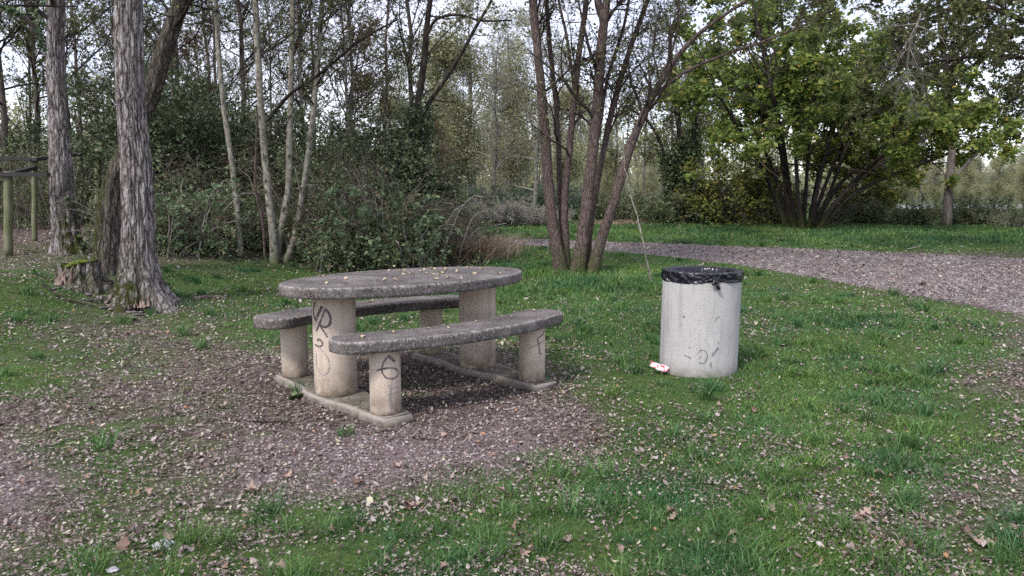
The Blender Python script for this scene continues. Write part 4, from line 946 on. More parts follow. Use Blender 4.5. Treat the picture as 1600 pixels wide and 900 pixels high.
put('brush', 'brush_pile', at(770, 23.5), 'heap of pale cut branches on the grass beyond the road', 'brush pile', 1.1, tn='stem')
put('brush', 'brush_pile', at(845, 24.5), 'smaller heap of pale branches behind the brown-stemmed clump', 'brush pile', .8, tn='stem')
# hedge on the far side of the road
hed = [(960, 26.5), (1000, 26), (1040, 25.5), (1085, 25.5), (1130, 25), (1175, 25), (1215, 25.4), (1300, 25.2), (1345, 25), (1390, 24.6), (1435, 24.3), (1480, 24), (1530, 23.4), (1580, 23), (1640, 22.4), (1710, 22), (1790, 21), (1880, 20)]
hedlab = ['beyond the dead stick, leftmost of the row', 'directly behind the dead stick', 'left of the ivy-covered trunks', 'at the foot of the ivy-covered trunks', 'under the left half of the yellow-green shrub', 'under the right half of the yellow-green shrub', 'touching the left foot of the hazel', 'touching the right foot of the hazel', 'under the spreading right side of the hazel', 'at the right edge of the hazel crown', 'left of the slender pale-trunked tree', 'at the foot of the slender pale-trunked tree', 'just right of the slender pale-trunked tree', 'at the right edge of the picture', 'cut by the right edge of the picture', 'past the right edge', 'past the right edge, further along', 'past the right edge, last of the row']
for j, ((u_, y_), l_) in enumerate(zip(hed, hedlab)):
    if u_ > 1660: continue
    put(('hedge0', 'bramble1', 'hedge1', 'bramble0')[j % 4], 'hedge_shrub', at(u_, y_+.8*math.sin(j*2.3)), 'low mixed hedge shrub '+l_, 'shrub', (.72+.25*random.random())*(.74 if 1370 < u_ else .75 if u_ > 1270 else 1), group='hedge shrubs across the road', tn='stem')
put('yellow', 'yellowing_shrub', at(1135, 24.3), 'yellow-green shrub left of the hazel, in front of the hedge', 'shrub', .9, tn='stem')
put('yellow', 'yellowing_shrub', at(1195, 24.8), 'yellow-green shrub touching the left stems of the hazel', 'shrub', .85, rz=2., tn='stem')
put('yellow', 'yellowing_shrub', at(1340, 26.8), 'yellow-leaved shrub showing under the right side of the hazel', 'shrub', .85, rz=4., tn='stem')
for j, (u_, y_, s_, lab) in enumerate([(1100, 32, .72, 'dark leafy tree left behind the hazel crown'), (1395, 31, .8, 'dark leafy tree right behind the hazel crown'), (1700, 26, .9, 'dark leafy tree at the right edge of the picture')]):
    put('dark', 'leafy_tree', at(u_, y_), lab, 'tree', s_)
for u_, y_, s_, lab in [(1000, 31, .75, 'bare thin tree above the dead stick'), (1045, 28, .7, 'bare thin tree left of the ivy-covered trunks'), (960, 33, .7, 'bare thin tree immediately right of the brown-stemmed clump')]:
    put('wood1', 'bare_tree', at(u_, y_), lab, 'tree', s_)
# far brush right, in front of the lake
for j, (u_, y_) in enumerate([(1360, 46), (1410, 50), (1455, 48), (1500, 52), (1545, 47), (1590, 50), (1640, 46), (1700, 50), (1330, 52), (1385, 56), (1432, 54), (1480, 58), (1520, 55), (1568, 57), (1620, 56)]):
    put(f'willow{j%2}', 'lakeside_tree', at(u_, y_), 'low grey-green tree in the row before the lake on the right', 'tree', .38+.10*random.random(), group='trees before the lake')

# ivy-covered trunks at (1050-1090)
gv = np.array(at(1070, 25)); yv = gv[1]
iv = MB(); rgi = np.random.default_rng(14)
cens = [line([(1068, 350, yv, 10), (1066, 280, yv, 10), (1062, 220, yv, 10)], 30), line([(1078, 350, yv, 10), (1080, 280, yv, 10), (1084, 200, yv, 10)], 30), line([(1050, 350, yv, 10), (1046, 280, yv, 10), (1040, 240, yv, 10)], 30)]
for cq, rq in cens:
    ip = samp(cq, rq, np.zeros(2600, int), rgi.random(2600))[0]+rgi.normal(size=(2600, 3))*np.array([.13, .13, .08]); leaves(iv, ip, .12, rgi, mi=0, flat=.2)
stem_tree('tree', gv, 'three dark ivy-covered trunks across the road, left of the hazel', 'tree', [
 [(1068, 356, yv, 12), (1066, 280, yv, 10), (1062, 210, yv, 8), (1052, 120, yv, 6), (1045, 40, yv, 4)],
 [(1078, 356, yv, 12), (1080, 280, yv, 10), (1086, 190, yv, 8), (1100, 90, yv, 5)],
 [(1052, 356, yv, 8), (1046, 280, yv, 7), (1036, 235, yv, 5), (1008, 185, yv, 4), (975, 165, yv, 3)]], M['bark_dark'], [M['twig_dark'], M['leaf_wood']], 51, 8, .3,
 br=(9, .4, 1.9, 50, .2), tw2=(7, .8), tw3=(4, .5), nleaf=2200, ls=.11, rmin=.006, extra=[('ivy', iv, M['leaf_evergreen'])])

# slender tree at the right with a dark crown
gr_ = np.array(at(1478, 22.6)); yr = gr_[1]
stem_tree('tree', gr_, 'slender pale-trunked tree on the right with a dark spreading crown', 'tree', [
 [(1478, 362, yr, 14), (1482, 300, yr, 12), (1487, 245, yr, 11), (1488, 190, yr, 9), (1478, 110, yr, 8), (1468, 30, yr, 7), (1460, -80, yr, 4)],
 [(1483, 290, yr, 6), (1505, 262, yr, 5), (1530, 235, yr, 4), (1560, 190, yr, 3.5), (1600, 120, yr, 3)],
 [(1487, 200, yr, 7), (1510, 140, yr, 6), (1545, 70, yr-.5, 5), (1590, 0, yr-1, 4)],
 [(1487, 215, yr, 6), (1455, 160, yr-.3, 5), (1420, 100, yr-.6, 4), (1380, 50, yr-1, 3)]], M['bark_mid'], [M['twig_dark'], M['leaf_wood']], 61, 10, .3,
 br=(12, .4, 2.2, 55, .15), tw2=(8, 1.0), tw3=(5, .5), nleaf=17000, ls=.10, rmin=.005)
# near tree standing outside the frame on the right: its branches hang in at the top
go = np.array([11.6, 14.0, H(11.6, 14.0)])
def W(x_, y_, z_, r_): return (x_, y_, z_, r_)
rgo = np.random.default_rng(77); tk = MB(); cr = MB(); bs = []
stm = smooth([W(go[0], go[1], go[2]-.1, .2), W(11.4, 14, 2.5, .16), W(11.0, 14.1, 5, .12), W(10.6, 14.2, 8, .07)], 20); tubes(tk, *stm, 14, moss=0.)
for pts in ([W(11.35, 14, 2.9, .07), W(10, 14, 4.3, .055), W(8.3, 14, 5.0, .04), W(6.6, 14, 5.2, .025), W(5.2, 14, 4.9, .012)],
            [W(11.2, 14, 3.6, .07), W(10.4, 13, 4.9, .05), W(9.2, 12.4, 5.5, .035), W(7.6, 12, 5.4, .02), W(6.4, 11.8, 5.0, .01)],
            [W(11.3, 14, 3.0, .06), W(10.4, 14.4, 3.9, .045), W(9.2, 15, 4.2, .03), W(8.2, 15.3, 4.1, .02), W(7.2, 15.4, 4.0, .01)],
            [W(11.0, 14, 3.6, .05), W(10.2, 12.8, 4.1, .035), W(9.0, 12.0, 4.3, .025), W(7.4, 11.6, 4.5, .012)],
            [W(11.1, 14, 4.4, .05), W(9.8, 15, 6.0, .04), W(8.0, 16, 7.0, .02), W(6.6, 16.5, 7.1, .01)]):
    L_ = smooth(pts, 20); tubes(tk, *L_, 7, moss=0.)
    b1, r1 = grow(*L_, 26, rgo, .15, 1, 1.6, 55, .0, .2, 6, .5, droop=.12, tipshrink=.3); tubes(cr, b1, np.maximum(r1, .004), 4)
    b2, r2 = grow(b1, r1, 7, rgo, .15, 1, .7, 55, 0, .3, 5, .6); tubes(cr, b2, np.maximum(r2, .003), 3); bs.append(b2)
b2 = np.concatenate(bs); q_ = on_twigs(b2, 52000, rgo, .1); q_ = q_[vn(q_*2.2+9) > .50]
leaves(cr, q_, .07, rgo, flat=.4, aspect=.6, droop=.2)
finish_tree('tree', go, 'leafy branches reaching in at the top right from a tree beyond the right edge', 'tree', tk, cr, M['bark_dark'], [M['twig_dark'], M['leaf_wood']])
# overhanging leafy branch at the top left, from a tree beyond the left edge
gl = np.array([-7.4, 7.6, H(-7.4, 7.6)]); tk = MB(); cr = MB()
stm = smooth([W(gl[0], gl[1], gl[2]-.1, .12), W(-7.3, 7.6, 2.5, .10), W(-7.2, 7.6, 5, .06)], 16); tubes(tk, *stm, 12, moss=0.); bs = []
for pts in ([W(-7.3, 7.6, 2.6, .04), W(-6.6, 8.2, 3.3, .03), W(-5.9, 8.8, 3.6, .018), W(-5.2, 9.2, 3.7, .008)], [W(-7.25, 7.6, 2.2, .03), W(-6.8, 8.3, 2.9, .02), W(-6.2, 9, 3.15, .01)]):
    L_ = smooth(pts, 16); tubes(tk, *L_, 6, moss=0.)
    b1, r1 = grow(*L_, 14, rgo, .2, 1, .8, 55, .0, .2, 5, .5, droop=.1); tubes(cr, b1, np.maximum(r1, .002), 3); bs.append(b1)
q_ = on_twigs(np.concatenate(bs), 1500, rgo, .1); leaves(cr, q_, .075, rgo, flat=.6, aspect=.6)
finish_tree('tree', gl, 'leafy branch tips reaching in at the top left from a tree beyond the left edge', 'tree', tk, cr, M['bark_dark'], [M['twig_dark'], M['leaf_green']])
# dead lichen-grey branch hanging in the right crown
rgd = np.random.default_rng(31); cr = MB(); yd_ = 13.2
L_ = line([(1440, 20, yd_, 4), (1420, 80, yd_, 3.2), (1418, 120, yd_, 2.6), (1430, 165, yd_, 1.5)], 14); tubes(cr, *L_, 6)
b1, r1 = grow(*L_, 26, rgd, .1, 1, .8, 60, -.35, .3, 7, .6, droop=.2); tubes(cr, b1, np.maximum(r1, .003), 4); b2, r2 = grow(b1, r1, 7, rgd, .1, 1, .3, 50, -.2, .35, 5, .6); tubes(cr, b2, np.maximum(r2, .0022), 3)
tag(cr.obj('dead_branch', M['twig_grey'], loc=P(1415, 70, yd_)), 'pale lichen-covered dead branch hanging in the leaves at the upper right', 'branch')

# distant wood closing the horizon
rgw = np.random.default_rng(90); cr = MB()
n = 900; ang_ = np.radians(-50+100*rgw.random(n)); dist = 85+90*rgw.random(n)
keepm = ~((ang_ > math.radians(27)) & (dist < 150)); ang_ = ang_[keepm]; dist = dist[keepm]; n = len(ang_)
bx, by = np.sin(ang_)*dist, np.cos(ang_)*dist; hh = (6+6*rgw.random(n))*(1+.25*np.sin(ang_*9)); K = 5; s_ = np.linspace(0, 1, K)
stm_ = np.stack([bx[:, None]+rgw.normal(size=(n, K))*.25, by[:, None]+0*s_, .4+hh[:, None]*s_[None]], -1)
tubes(cr, stm_, np.linspace(.16, .04, K)[None]*np.ones((n, 1)), 4)
b1, r1 = grow(stm_, np.full((n, K), .06), 8, rgw, .15, 1, 3, 45, .4, .2, 4, .8); tubes(cr, b1, r1, 3)
q_ = on_twigs(b1, 150000, rgw, 0.)
leaves(cr, q_+rgw.normal(size=q_.shape)*[.9, .9, .7], .42, rgw, tint=np.clip(.5*rgw.random(len(q_))+.4*vn(q_*.06+4), 0, .99))
o = cr.obj('distant_wood', [M['bark_mid'], M['leaf_willow']]); o['kind'] = 'stuff'; o['label'] = 'hazy grey-green wood closing the horizon'; o['category'] = 'wood'

# ------------------------------------------------------------------ stump, wooden frame, log, fallen twigs
gs = G(126, 446); rgs = np.random.default_rng(3); b_ = MB(); n = 72; a = np.linspace(0, 2*PI, n, endpoint=False); V = []; ms = []
sr = .205; prof = [(1.9, -.12), (1.55, 0), (1.25, .06), (1.08, .13), (1.0, .2), (.98, .25), (.93, .27), (.6, .272), (.2, .265)]
for k, (r_, z_) in enumerate(prof):
    rid = vn(np.stack([np.cos(a)*4+30, np.sin(a)*4+30, np.full(n, z_*5)], 1))-.5
    rr = sr*r_*(1+(.8*rid if k < 7 else .5*rid)); V.append(np.stack([rr*np.cos(a), rr*np.sin(a)*.85, z_*(1+.5*rid)+.05*np.cos(a)*(k > 3)], 1)); ms.append(np.full(n, 1. if k > 4 else .75))
i_ = np.arange(n*len(prof)).reshape(len(prof), n)
b_.add(np.concatenate(V), np.stack([i_[:-1], np.roll(i_[:-1], -1, 1), np.roll(i_[1:], -1, 1), i_[1:]], -1).reshape(-1, 4), moss=np.concatenate(ms)); b_.f.append((i_[-1][None], 0))
st = root('tree_stump', gs, 'low mossy tree stump with a split side, left of the big ridged trunk', 'stump')
M['moss'] = bark_mat('moss', (.035, .045, .012), (.07, .095, .018), (.15, .18, .04), 30, 1)
b_.obj('stump_body', M['bark_grey'], st)
v_, f_ = lump(.02, 0, .27, sr*.95, sr*.8, .045, 9); v_[:, 2] += .18*v_[:, 0]+.02*(vn(v_*22+40)-.5); b_ = MB(); b_.add(v_, f_); b_.obj('moss_cap', M['moss'], st)
b_ = MB()
for k in range(9):
    an = -2.35+.13*k+.1*rgs.normal(); s_ = np.linspace(0, 1, 6); q_ = np.stack([np.cos(an)*sr*(1.45-.45*s_), np.sin(an)*sr*(1.45-.45*s_), .02+.26*s_*(.6+.4*rgs.random())], 1); tubes(b_, q_[None]+rgs.normal(size=(1, 6, 3))*.008, np.array([[.022, .02, .017, .013, .008, .003]])*(.5+.8*rgs.random()), 6)
b_.obj('split_wood', M['rotwood'], st)

fr = root('wooden_frame', G(14, 400), 'old wooden post and beam frame at the left edge, green with algae', 'wooden frame'); fb = np.array(fr.location)
def post(u_, v0, v1, w_, y_, m_, name, sq=True):
    a0 = P(u_, v0, y_); a1 = P(u_, v1, y_); b_ = MB(); K = 10; s_ = np.linspace(0, 1, K)[:, None]; q_ = a0+(a1-a0)*s_; q_[:, 0] += .004*np.sin(np.arange(K)*1.7)
    tubes(b_, q_[None], np.full((1, K), w_*.5*y_/F*1.15), 8); i0 = b_.n
    b_.f.append((np.arange(8)[None][:, ::-1], 0)); b_.f.append((np.arange(8)[None]+8*(K-1), 0)); return b_.obj(name, m_, fr, loc=fb)
yf = fb[1]
post(13, 402, 268, 11, yf, M['post'], 'post'); post(54, 384, 245, 7, yf+1.8, M['post'], 'post'); post(153, 345, 232, 8, yf+3.2, M['post'], 'post')
def beam(pts, hgt, m_):
    b_ = MB()
    a0, a1 = [np.array(q) for q in pts]; d = nrm(a1-a0); sd_ = nrm(np.cross(d, [0, 0, 1])); up_ = np.array([0, 0, 1.]); h_ = hgt/2; t_ = .045
    V = [p_+sd_*sx_*t_+up_*sz_*h_ for p_ in (a0, a1) for sx_, sz_ in ((-1, -1), (1, -1), (1, 1), (-1, 1))]
    b_.add(V, np.array([[0, 1, 5, 4], [1, 2, 6, 5], [2, 3, 7, 6], [3, 0, 4, 7], [3, 2, 1, 0], [4, 5, 6, 7]])); return b_.obj('beam', m_, fr, smooth=False, loc=fb)
beam((P(-40, 272, yf-.07), P(76, 273, yf-.07)), .065, M['beam']); beam((P(48, 250, yf+1.7), P(157, 238, yf+3.1)), .06, M['beam']); beam((P(14, 272, yf+.1), P(54, 262, yf+1.8)), .06, M['beam']); beam((P(-60, 246, yf+1.7), P(60, 249, yf+1.7)), .06, M['beam'])

def stick(pts, w_, m_, label, name='fallen_branch', cat='branch', nb=4, L=.25, lift=.02):
    q_ = []
    for (u_, v_) in pts: g_ = G(u_, v_); q_.append((g_[0], g_[1], g_[2]+lift, w_))
    q_ = np.array(q_); q_[-1, 3] *= .5; Pt, R = smooth(q_, 16); Pt = Pt+rg.normal(size=Pt.shape)*.004
    b_ = MB(); tubes(b_, Pt, R, 6)
    if nb: b1, r1 = grow(Pt, R, nb, rg, .2, 1, L, 40, .1, .25, 5, .6); tubes(b_, b1, r1, 4)
    o = b_.obj(name, m_, loc=q_[0][:3]); return tag(o, label, cat)
stick([(66, 445), (100, 470), (150, 482)], .009, M['bark_dark'], 'dark bent twig lying left of the stump roots')
stick([(80, 455), (105, 448), (130, 432)], .010, M['twig_pale'], 'pale thin branch leaning against the stump', nb=2)
stick([(303, 469), (325, 466), (348, 466)], .022, M['rotwood'], 'short pale piece of wood on the grass right of the big ridged trunk', nb=0)
stick([(395, 665), (430, 664), (470, 663)], .006, M['bark_dark'], 'thin straight twig on the leaf litter in front of the table', nb=0)
stick([(520, 575), (560, 590), (600, 600)], .005, M['twig_brown'], 'thin twig lying under the table', nb=1) if False else None
stick([(1415, 391), (1432, 388), (1440, 385)], .012, M['twig_pale'], 'short pale twig on the verge below the hazel', nb=1, L=.3)

# ------------------------------------------------------------------ grass, litter, pebbles
def scatter(n, r0, r1, rng, th_=46):
    r = r0*np.exp(rng.random(n)*math.log(r1/r0)); a = np.radians((rng.random(n)*2-1)*th_); return r*np.sin(a), r*np.cos(a), r
def outside(x, y):                                         # not inside the concrete, the stump or trunks
    k = np.hypot(x-BX, y-BY) > BR+.01
    c, s = math.cos(-YAW), math.sin(-YAW); lx = c*(x-CX)-s*(y-CY); ly = s*(x-CX)+c*(y-CY)
    k &= ~((np.abs(np.abs(lx)-SEP) < .165) & (np.abs(ly) < OFF+.15))
    k &= np.hypot(x-gB[0], y-gB[1]) > .26
    for q_ in STONES: k &= np.hypot(x-q_[0], y-q_[1]-.015) > .065
    return k
def blades(mb_, x, y, hgt, wid, rng, tint, lean=.5):
    n = len(x); z = terrain(x, y)-.01; a = rng.random(n)*2*PI; d = np.stack([np.cos(a), np.sin(a), 0*a], 1); b2 = rng.random(n)*2*PI; s = np.stack([np.cos(b2), np.sin(b2), 0*a], 1)
    p = np.stack([x, y, z], 1); L = lean*(.3+rng.random(n))[:, None]*hgt[:, None]; up_ = np.array([0, 0, 1.])*hgt[:, None]
    s = s*wid[:, None]*.5
    V = np.stack([p-s, p+s, p+up_*.55+d*L*.35+s*.8, p+up_*.55+d*L*.35-s*.8, p+up_*(1-.25*lean)+d*L], 1).reshape(-1, 3); i = np.arange(n)*5
    mb_.add(V, [np.stack([i, i+1, i+2, i+3], 1), np.stack([i+3, i+2, i+4], 1)], 0, tint=np.repeat(tint, 5))
rq = np.random.default_rng(100)
gb = MB(); x, y, r = scatter(900000, 2.1, 42, rq)
g, gr, road = fields(x, y)
dens = g*.90+1.0*(n2(x, y, 1.5, 21)-.5)+.85*(n2(x, y, 4.6, 22)-.5)+.3*(n2(x, y, 13., 23)-.5)
keep = (rq.random(len(x)) < np.clip((dens-.12)*1.25, 0.04, 1)) & ~road & outside(x, y) & ~((x < -1) & (y > 15))
x, y, r, dens, g = x[keep], y[keep], r[keep], dens[keep], g[keep]
tuft = S((n2(x, y, 2.2, 31)-.52)*4)*S((dens-.5)*2)
hgt = (.010+.018*rq.random(len(x))+.018*np.clip(dens, 0, 1)+.06*tuft*rq.random(len(x)))*(1-.3*S((.6-x)/2.5)*(y < 5))*(1+.35*S((r-7)/15))
nearm = np.exp(-(np.hypot(x-gM[0]+.4, y-gM[1]+1.2)/1.5)**2)       # long tufts round the stem clump
hgt += nearm*.17*rq.random(len(x)); hgt *= 1-.5*np.exp(-(np.hypot(x-BX, y-BY+.3)/.6)**2); verge = (y > 17) & (x > -1); hgt += verge*.08*rq.random(len(x))
wid = .0040*(r/3.2)**.78*(.7+.6*rq.random(len(x)))
tint = np.clip(.10+.45*rq.random(len(x))+.5*(n2(x, y, .9, 41)-.35)-.18*tuft, 0, .78); tint = np.where(rq.random(len(x)) < .035, 1., tint)
blades(gb, x, y, hgt, wid, rq, tint, .75)
# distinct tufts
tx, ty, tr = scatter(900, 2.6, 22, rq); tg, _, troad = fields(tx, ty); k_ = (tg > .55) & ~troad & outside(tx, ty); tx, ty, tr = tx[k_], ty[k_], tr[k_]
sp = [G(*q) for q in [(195, 505), (235, 492), (285, 525), (80, 500), (60, 560), (470, 615), (822, 600), (848, 604), (875, 447), (905, 450), (950, 455), (960, 470), (1020, 575), (1165, 575), (1410, 790), (1380, 720), (1240, 750), (700, 455), (315, 545), (300, 440), (340, 435), (540, 680), (1060, 730)]]
tx = np.concatenate([tx, [q[0] for q in sp]]); ty = np.concatenate([ty, [q[1] for q in sp]]); tr = np.concatenate([tr, [math.hypot(q[0], q[1]) for q in sp]])
nb = 46; ii = np.repeat(np.arange(len(tx)), nb); th2 = rq.random(len(ii))*2*PI; rad_ = .055*(rq.random(len(ii))**.5)
blades(gb, tx[ii]+rad_*np.cos(th2), ty[ii]+rad_*np.sin(th2), (.07+.10*rq.random(len(ii)))*(.5+.8*rq.random(len(tx)))[ii], .0045*(tr[ii]/3.2)**.7, rq, np.clip(.05+.35*rq.random(len(ii))+.25*rq.random(len(tx))[ii], 0, .78), 1.1)
o = gb.obj('grass', M['grass']); o['kind'] = 'stuff'; o['label'] = 'patchy green grass and tufts over the ground'; o['category'] = 'grass'

def weed(u_, v_, s_, label):
    g_ = G(u_, v_); b_ = MB(); n_ = 34; a_ = rq.random(n_)*2*PI; L_ = s_*(.5+.6*rq.random(n_)); el = .25+.7*rq.random(n_)
    for k in range(n_):
        d_ = np.array([math.cos(a_[k])*math.cos(el[k]), math.sin(a_[k])*math.cos(el[k]), math.sin(el[k])]); sd2 = np.array([-math.sin(a_[k]), math.cos(a_[k]), .2*rq.normal()]); t_ = np.linspace(0, 1, 6)
        c_ = d_*L_[k]*t_[:, None]-np.array([0, 0, 1.])*(L_[k]*.45*t_**2)[:, None]; w_ = (np.sin(PI*np.clip(t_, .02, .98)**.7)*L_[k]*.2)[:, None]
        V = np.concatenate([c_+sd2*w_, c_-[0, 0, .004], c_-sd2*w_]); i = np.arange(5)
        b_.add(V, [np.stack([i, i+1, i+7, i+6], 1), np.stack([i+6, i+7, i+13, i+12], 1)], 0, tint=float(rq.random()))
    o = b_.obj('weed', M['leaf_evergreen']); o.location = Vector((g_[0], g_[1], H(g_[0], g_[1]))); return tag(o, label, 'weed')
weed(462, 622, .11, 'broad-leaved dark green weed growing against the left base strip of the table')
weed(205, 500, .10, 'small grey-green weed at the roots of the big ridged trunk')
# dry grass clump at the right end of the thicket
sg = MB(); xs_ = []; 
for (u_, v_, n_, w_) in ((716, 409, 1400, .42), (740, 405, 700, .45), (698, 413, 700, .3), (768, 398, 420, .5), (960, 352, 500, 1.0), (1000, 350, 300, 1.2), (700, 352, 260, 1.), (745, 350, 260, 1.)):
    g_ = G(u_, v_); xs_.append(np.stack([g_[0]+rq.normal(size=n_)*w_*.6, g_[1]+rq.normal(size=n_)*w_*.5, np.full(n_, .62 if n_ > 350 and u_ < 800 else .3)], 1))
q_ = np.concatenate(xs_); blades(sg, q_[:, 0], q_[:, 1], q_[:, 2]*(.5+.7*rq.random(len(q_))), np.full(len(q_), .014), rq, rq.random(len(q_)), 1.3)
o = sg.obj('dry_grass', M['straw']); o['kind'] = 'stuff'; o['label'] = 'tan dry grass at the right end of the thicket and along the far verge'; o['category'] = 'dry grass'

def flat_leaves(mb_, x, y, size, rng, tint, lift=.006, tilt=.35, zfun=terrain):
    n = len(x); z = zfun(x, y); a = rng.random(n)*2*PI; t1 = rng.normal(size=n)*tilt; t2 = rng.normal(size=n)*tilt
    d = np.stack([np.cos(a), np.sin(a), t1], 1); d = nrm(d); s = np.stack([-np.sin(a), np.cos(a), t2], 1); s = nrm(s); up_ = np.cross(d, s)
    up_ = up_*np.sign(up_[:, 2:3]); c = np.stack([x, y, z+lift+size*.5*np.abs(t1)*.7+rng.random(n)*.006], 1)
    S1 = size[:, None]; asp = (.35+.35*rng.random(n))[:, None]; cu = (.15*rng.normal(size=n)+.08)[:, None]
    loc = [(-.5, 0, 1.), (-.22, .42, .3), (.12, .5, 0.), (.36, .26, .3), (.5, 0, 1.2), (.34, -.3, .3), (.08, -.48, 0.), (-.24, -.36, .3)]
    V = np.stack([c+d*S1*px_+s*S1*asp*py_+up_*S1*cu*pz_ for px_, py_, pz_ in loc], 1).reshape(-1, 3); i = np.arange(n)[:, None]*8
    f1 = i+np.array([[0, 1, 2, 7]]); f2 = i+np.array([[7, 2, 6, 6]])
    mb_.add(V, [i+np.array([[0, 1, 7]]), i+np.array([[1, 2, 6, 7]]), i+np.array([[2, 3, 5, 6]]), i+np.array([[3, 4, 5]])], 0, tint=np.repeat(tint, 8))
lb = MB(); x, y, r = scatter(430000, 2.1, 34, rq); g, gr, road = fields(x, y)
lf = (1-g)*.85+.20+1.0*(n2(x, y, 1.7, 51)-.5)+.8*(n2(x, y, 6, 52)-.5)-.50*gr*(y < 9)
keep = (rq.random(len(x)) < np.clip(lf*1.15-.12, .07, .92)) & outside(x, y) & ~((x < -3) & (y > 19)) & ~(road & (rq.random(len(x)) < .15))
x, y, r = x[keep], y[keep], r[keep]
size = (.009+.016*rq.random(len(x))**1.8)*(r/3.3)**.45*(1+.9*(rq.random(len(x)) < .05))
tt0 = np.clip(rq.beta(1.3, 1.9, len(x))*.80, 0, .8); tt0 = np.where(rq.random(len(x)) < .04, .83, tt0); tt0 = np.where(rq.random(len(x)) < .018, 1., tt0)
flat_leaves(lb, x, y, size, rq, tt0, lift=.004+.022*g[keep]*rq.random(len(x))+np.where(road[keep], .02, 0))
ns = 420; sd_ = np.sign(rq.random(ns)-.5); lx_ = sd_*SEP+(rq.random(ns)-.5)*.30*(.6+.4*rq.random(ns)); ly_ = (rq.random(ns)*2-1)*(OFF+.12)
k_ = (np.hypot(np.abs(lx_)-SEP, ly_) > RT+.01) & (np.hypot(np.abs(lx_)-SEP, np.abs(ly_)-OFF) > RB+.01) & (np.abs(np.abs(lx_)-SEP) < .115)
xx_, yy_ = tw(lx_[k_], ly_[k_]); k2 = rq.random(len(xx_)) < .45; xx_, yy_ = xx_[k2], yy_[k2]
flat_leaves(lb, xx_, yy_, .012+.018*rq.random(len(xx_)), rq, rq.random(len(xx_))*.7, lift=.003, zfun=lambda a1, a2: np.full(len(a1), ZS+.001))
ng = 1500; ag = rq.random(ng)*2*PI; rg_ = BR+.015+.07*rq.random(ng)**2; flat_leaves(lb, BX+rg_*np.cos(ag), BY+rg_*np.sin(ag), .012+.014*rq.random(ng), rq, rq.random(ng)*.5, lift=.004, tilt=.6) if False else None
o = lb.obj('leaf_litter', M['litter']); o['kind'] = 'stuff'; o['label'] = 'carpet of small fallen leaves over the ground and road'; o['category'] = 'leaf litter'
# pebbles on the worn gravel
pb = MB(); x, y, r = scatter(150000, 2.1, 30, rq); g, gr, road = fields(x, y)
keep = (rq.random(len(x)) < np.clip(gr*1.1+.4*(n2(x, y, 3, 61)-.5)-.1, 0, 1)) & outside(x, y); x, y, r = x[keep], y[keep], r[keep]; n = len(x)
s_ = (.004+.007*rq.random(n)**2)*(r/3.2)**.6; a = rq.random(n)*2*PI; z = terrain(x, y)+np.where(road[keep], .02, 0)
V = []
for k in range(5):
    aa = a+k*2*PI/5; rr = s_*(.7+.5*rq.random(n)); V.append(np.stack([x+rr*np.cos(aa), y+rr*np.sin(aa), z-.001], 1))
V.append(np.stack([x, y, z+s_*(.5+.4*rq.random(n))], 1)); V = np.stack(V, 1).reshape(-1, 3); i = np.arange(n)[:, None]*6
pb.add(V, [i+np.array([[k, (k+1) % 5, 5]]) for k in range(5)], 0, tint=np.repeat(rq.random(n), 6))
o = pb.obj('gravel', M['pebble'], smooth=False); o['kind'] = 'stuff'; o['label'] = 'small mauve-grey gravel stones on the worn ground'; o['category'] = 'gravel'

# larger single leaves: dry lobed leaves in the foreground, small ones on the table and benches
def lobed(rng, size, kind):
    n = 64 if kind == 'oak' else 12; b_ = MB(); t_ = np.linspace(0, 1, n//2+1); w0 = np.sin(PI*t_**.8)*.34
    if kind == 'oak': w0 = np.sin(PI*t_**1.25)*.27*(1+.34*np.sin(t_*PI*8.5+size*40))+.008
    up_ = np.stack([t_-.5, w0], 1); dn = np.stack([t_[1:-1][::-1]-.5, -w0[1:-1][::-1]], 1); o_ = np.concatenate([up_, dn])
    cu1, cu2 = rng.normal(size=2)*.9; mid_ = np.stack([t_-.5, 0*t_], 1)
    def lift(q): return np.abs(q[:, 1])*.35+cu1*q[:, 0]**2+cu2*q[:, 0]*q[:, 1]*2+.05*vn(np.column_stack([q*9+30, q[:, 0]*0+size*999]))
    m_ = len(t_); P1 = np.column_stack([up_, lift(up_)]); P0 = np.column_stack([mid_, lift(mid_)]); P2 = np.column_stack([up_*[1, -1], lift(up_*[1, -1])])
    V = np.concatenate([P1, P0, P2])*size; V[:, 2] -= V[:, 2].min()-.002; i = np.arange(m_-1)
    b_.add(V, [np.stack([i+m_, i+m_+1, i+1, i], 1), np.stack([i+2*m_, i+1+2*m_, i+1+m_, i+m_], 1)], 0, tint=float(rng.random()))
    return b_
rl = np.random.default_rng(55)
oak = [lobed(rl, .075+.02*k, 'oak').mesh('dry_leaf', M['dry_leaf']) for k in range(4)]+[lobed(rl, .06+.02*k, 'oak').mesh('dry_leaf', M['dry_leaf']) for k in range(3)]
sm = [lobed(rl, .024+.005*k, 'small').mesh('fallen_leaf', M['leaf_table']) for k in range(6)]
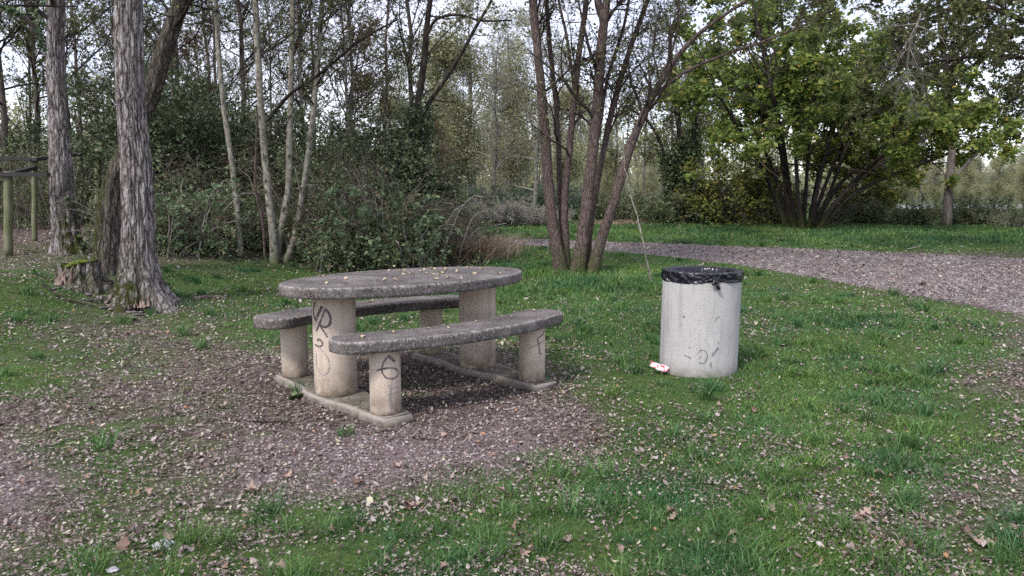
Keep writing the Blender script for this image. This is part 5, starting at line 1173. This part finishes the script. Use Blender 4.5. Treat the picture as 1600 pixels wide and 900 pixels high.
spots = [(65, 815), (90, 790), (195, 860), (270, 842), (312, 853), (325, 875), (232, 775), (165, 765), (135, 752), (395, 775), (385, 770), (435, 708), (515, 835), (438, 895), (570, 832), (695, 630+55), (640, 795), (640, 793), (740, 868), (745, 820), (790, 770), (770, 720), (820, 865), (822, 862), (885, 850), (925, 855), (945, 858), (962, 862), (980, 725), (1000, 700), (1050, 805), (1052, 812), (1020, 795), (1095, 742), (1150, 845), (1160, 850), (1145, 850), (1340, 815), (1350, 812), (1490, 748), (1520, 770), (1370, 745), (1330, 720), (1280, 885), (1510, 835), (1525, 850), (1395, 690), (1385, 700), (1560, 690), (1470, 650), (1160, 655), (1180, 650), (1130, 640), (1240, 660), (1265, 640), (930, 690), (860, 625), (880, 615), (1000, 650), (350, 640), (200, 690), (60, 700), (110, 640), (30, 760), (450, 745), (560, 760), (620, 730), (500, 870), (610, 880), (700, 890), (800, 830), (850, 880), (1090, 890), (1200, 800), (1290, 780), (1440, 720), (1580, 830), (1420, 860), (1230, 700), (150, 880)]
for j, (u_, v_) in enumerate(spots):
    g_ = G(u_+rl.normal()*3, v_+rl.normal()*2); o = bpy.data.objects.new('dry_leaf', oak[j % 7]); COL.objects.link(o)
    o.location = Vector((g_[0], g_[1], g_[2]+.012)); o.rotation_euler = (rl.normal()*.25, rl.normal()*.25, rl.random()*6.28); sc = .38+.36*rl.random(); o.scale = (sc, sc, sc)
    tag(o, 'curled dry brown lobed leaf lying in the foreground grass and litter', 'leaf', 'large dry leaves lying in the foreground')
def on_table(lx, ly, z_, lab, grp):
    x_, y_ = tw(lx, ly); o = bpy.data.objects.new('fallen_leaf', sm[int(rl.integers(6))]); COL.objects.link(o); o.location = Vector((x_, y_, z_+.002)); o.rotation_euler = (rl.normal()*.15, rl.normal()*.15, rl.random()*6.28); tag(o, lab, 'leaf', grp)
for k in range(46):
    a_ = rl.random()*2*PI; q_ = rl.random()**.5*.88; lx, ly = TA*q_*math.cos(a_), TB*q_*math.sin(a_)
    if k < 20: lx, ly = rl.normal()*.28+.2, .22+rl.normal()*.14
    on_table(lx, ly, ZT, 'small dry leaf lying on the concrete tabletop', 'small leaves on the tabletop')
for k in range(9):
    lx = (rl.random()*2-1)*.8; on_table(lx, -(OC-BUL*(lx/(BL-BW))**2)+rl.normal()*.07, BT, 'small dry leaf lying on the near bench seat', 'small leaves on the near bench')
for k in range(6):
    lx = (rl.random()*2-1)*.8; on_table(lx, (OC-BUL*(lx/(BL-BW))**2)+rl.normal()*.07, BT, 'small dry leaf lying on the far bench seat', 'small leaves on the far bench')
print('verts', sum(len(m_.vertices) for m_ in bpy.data.meshes))
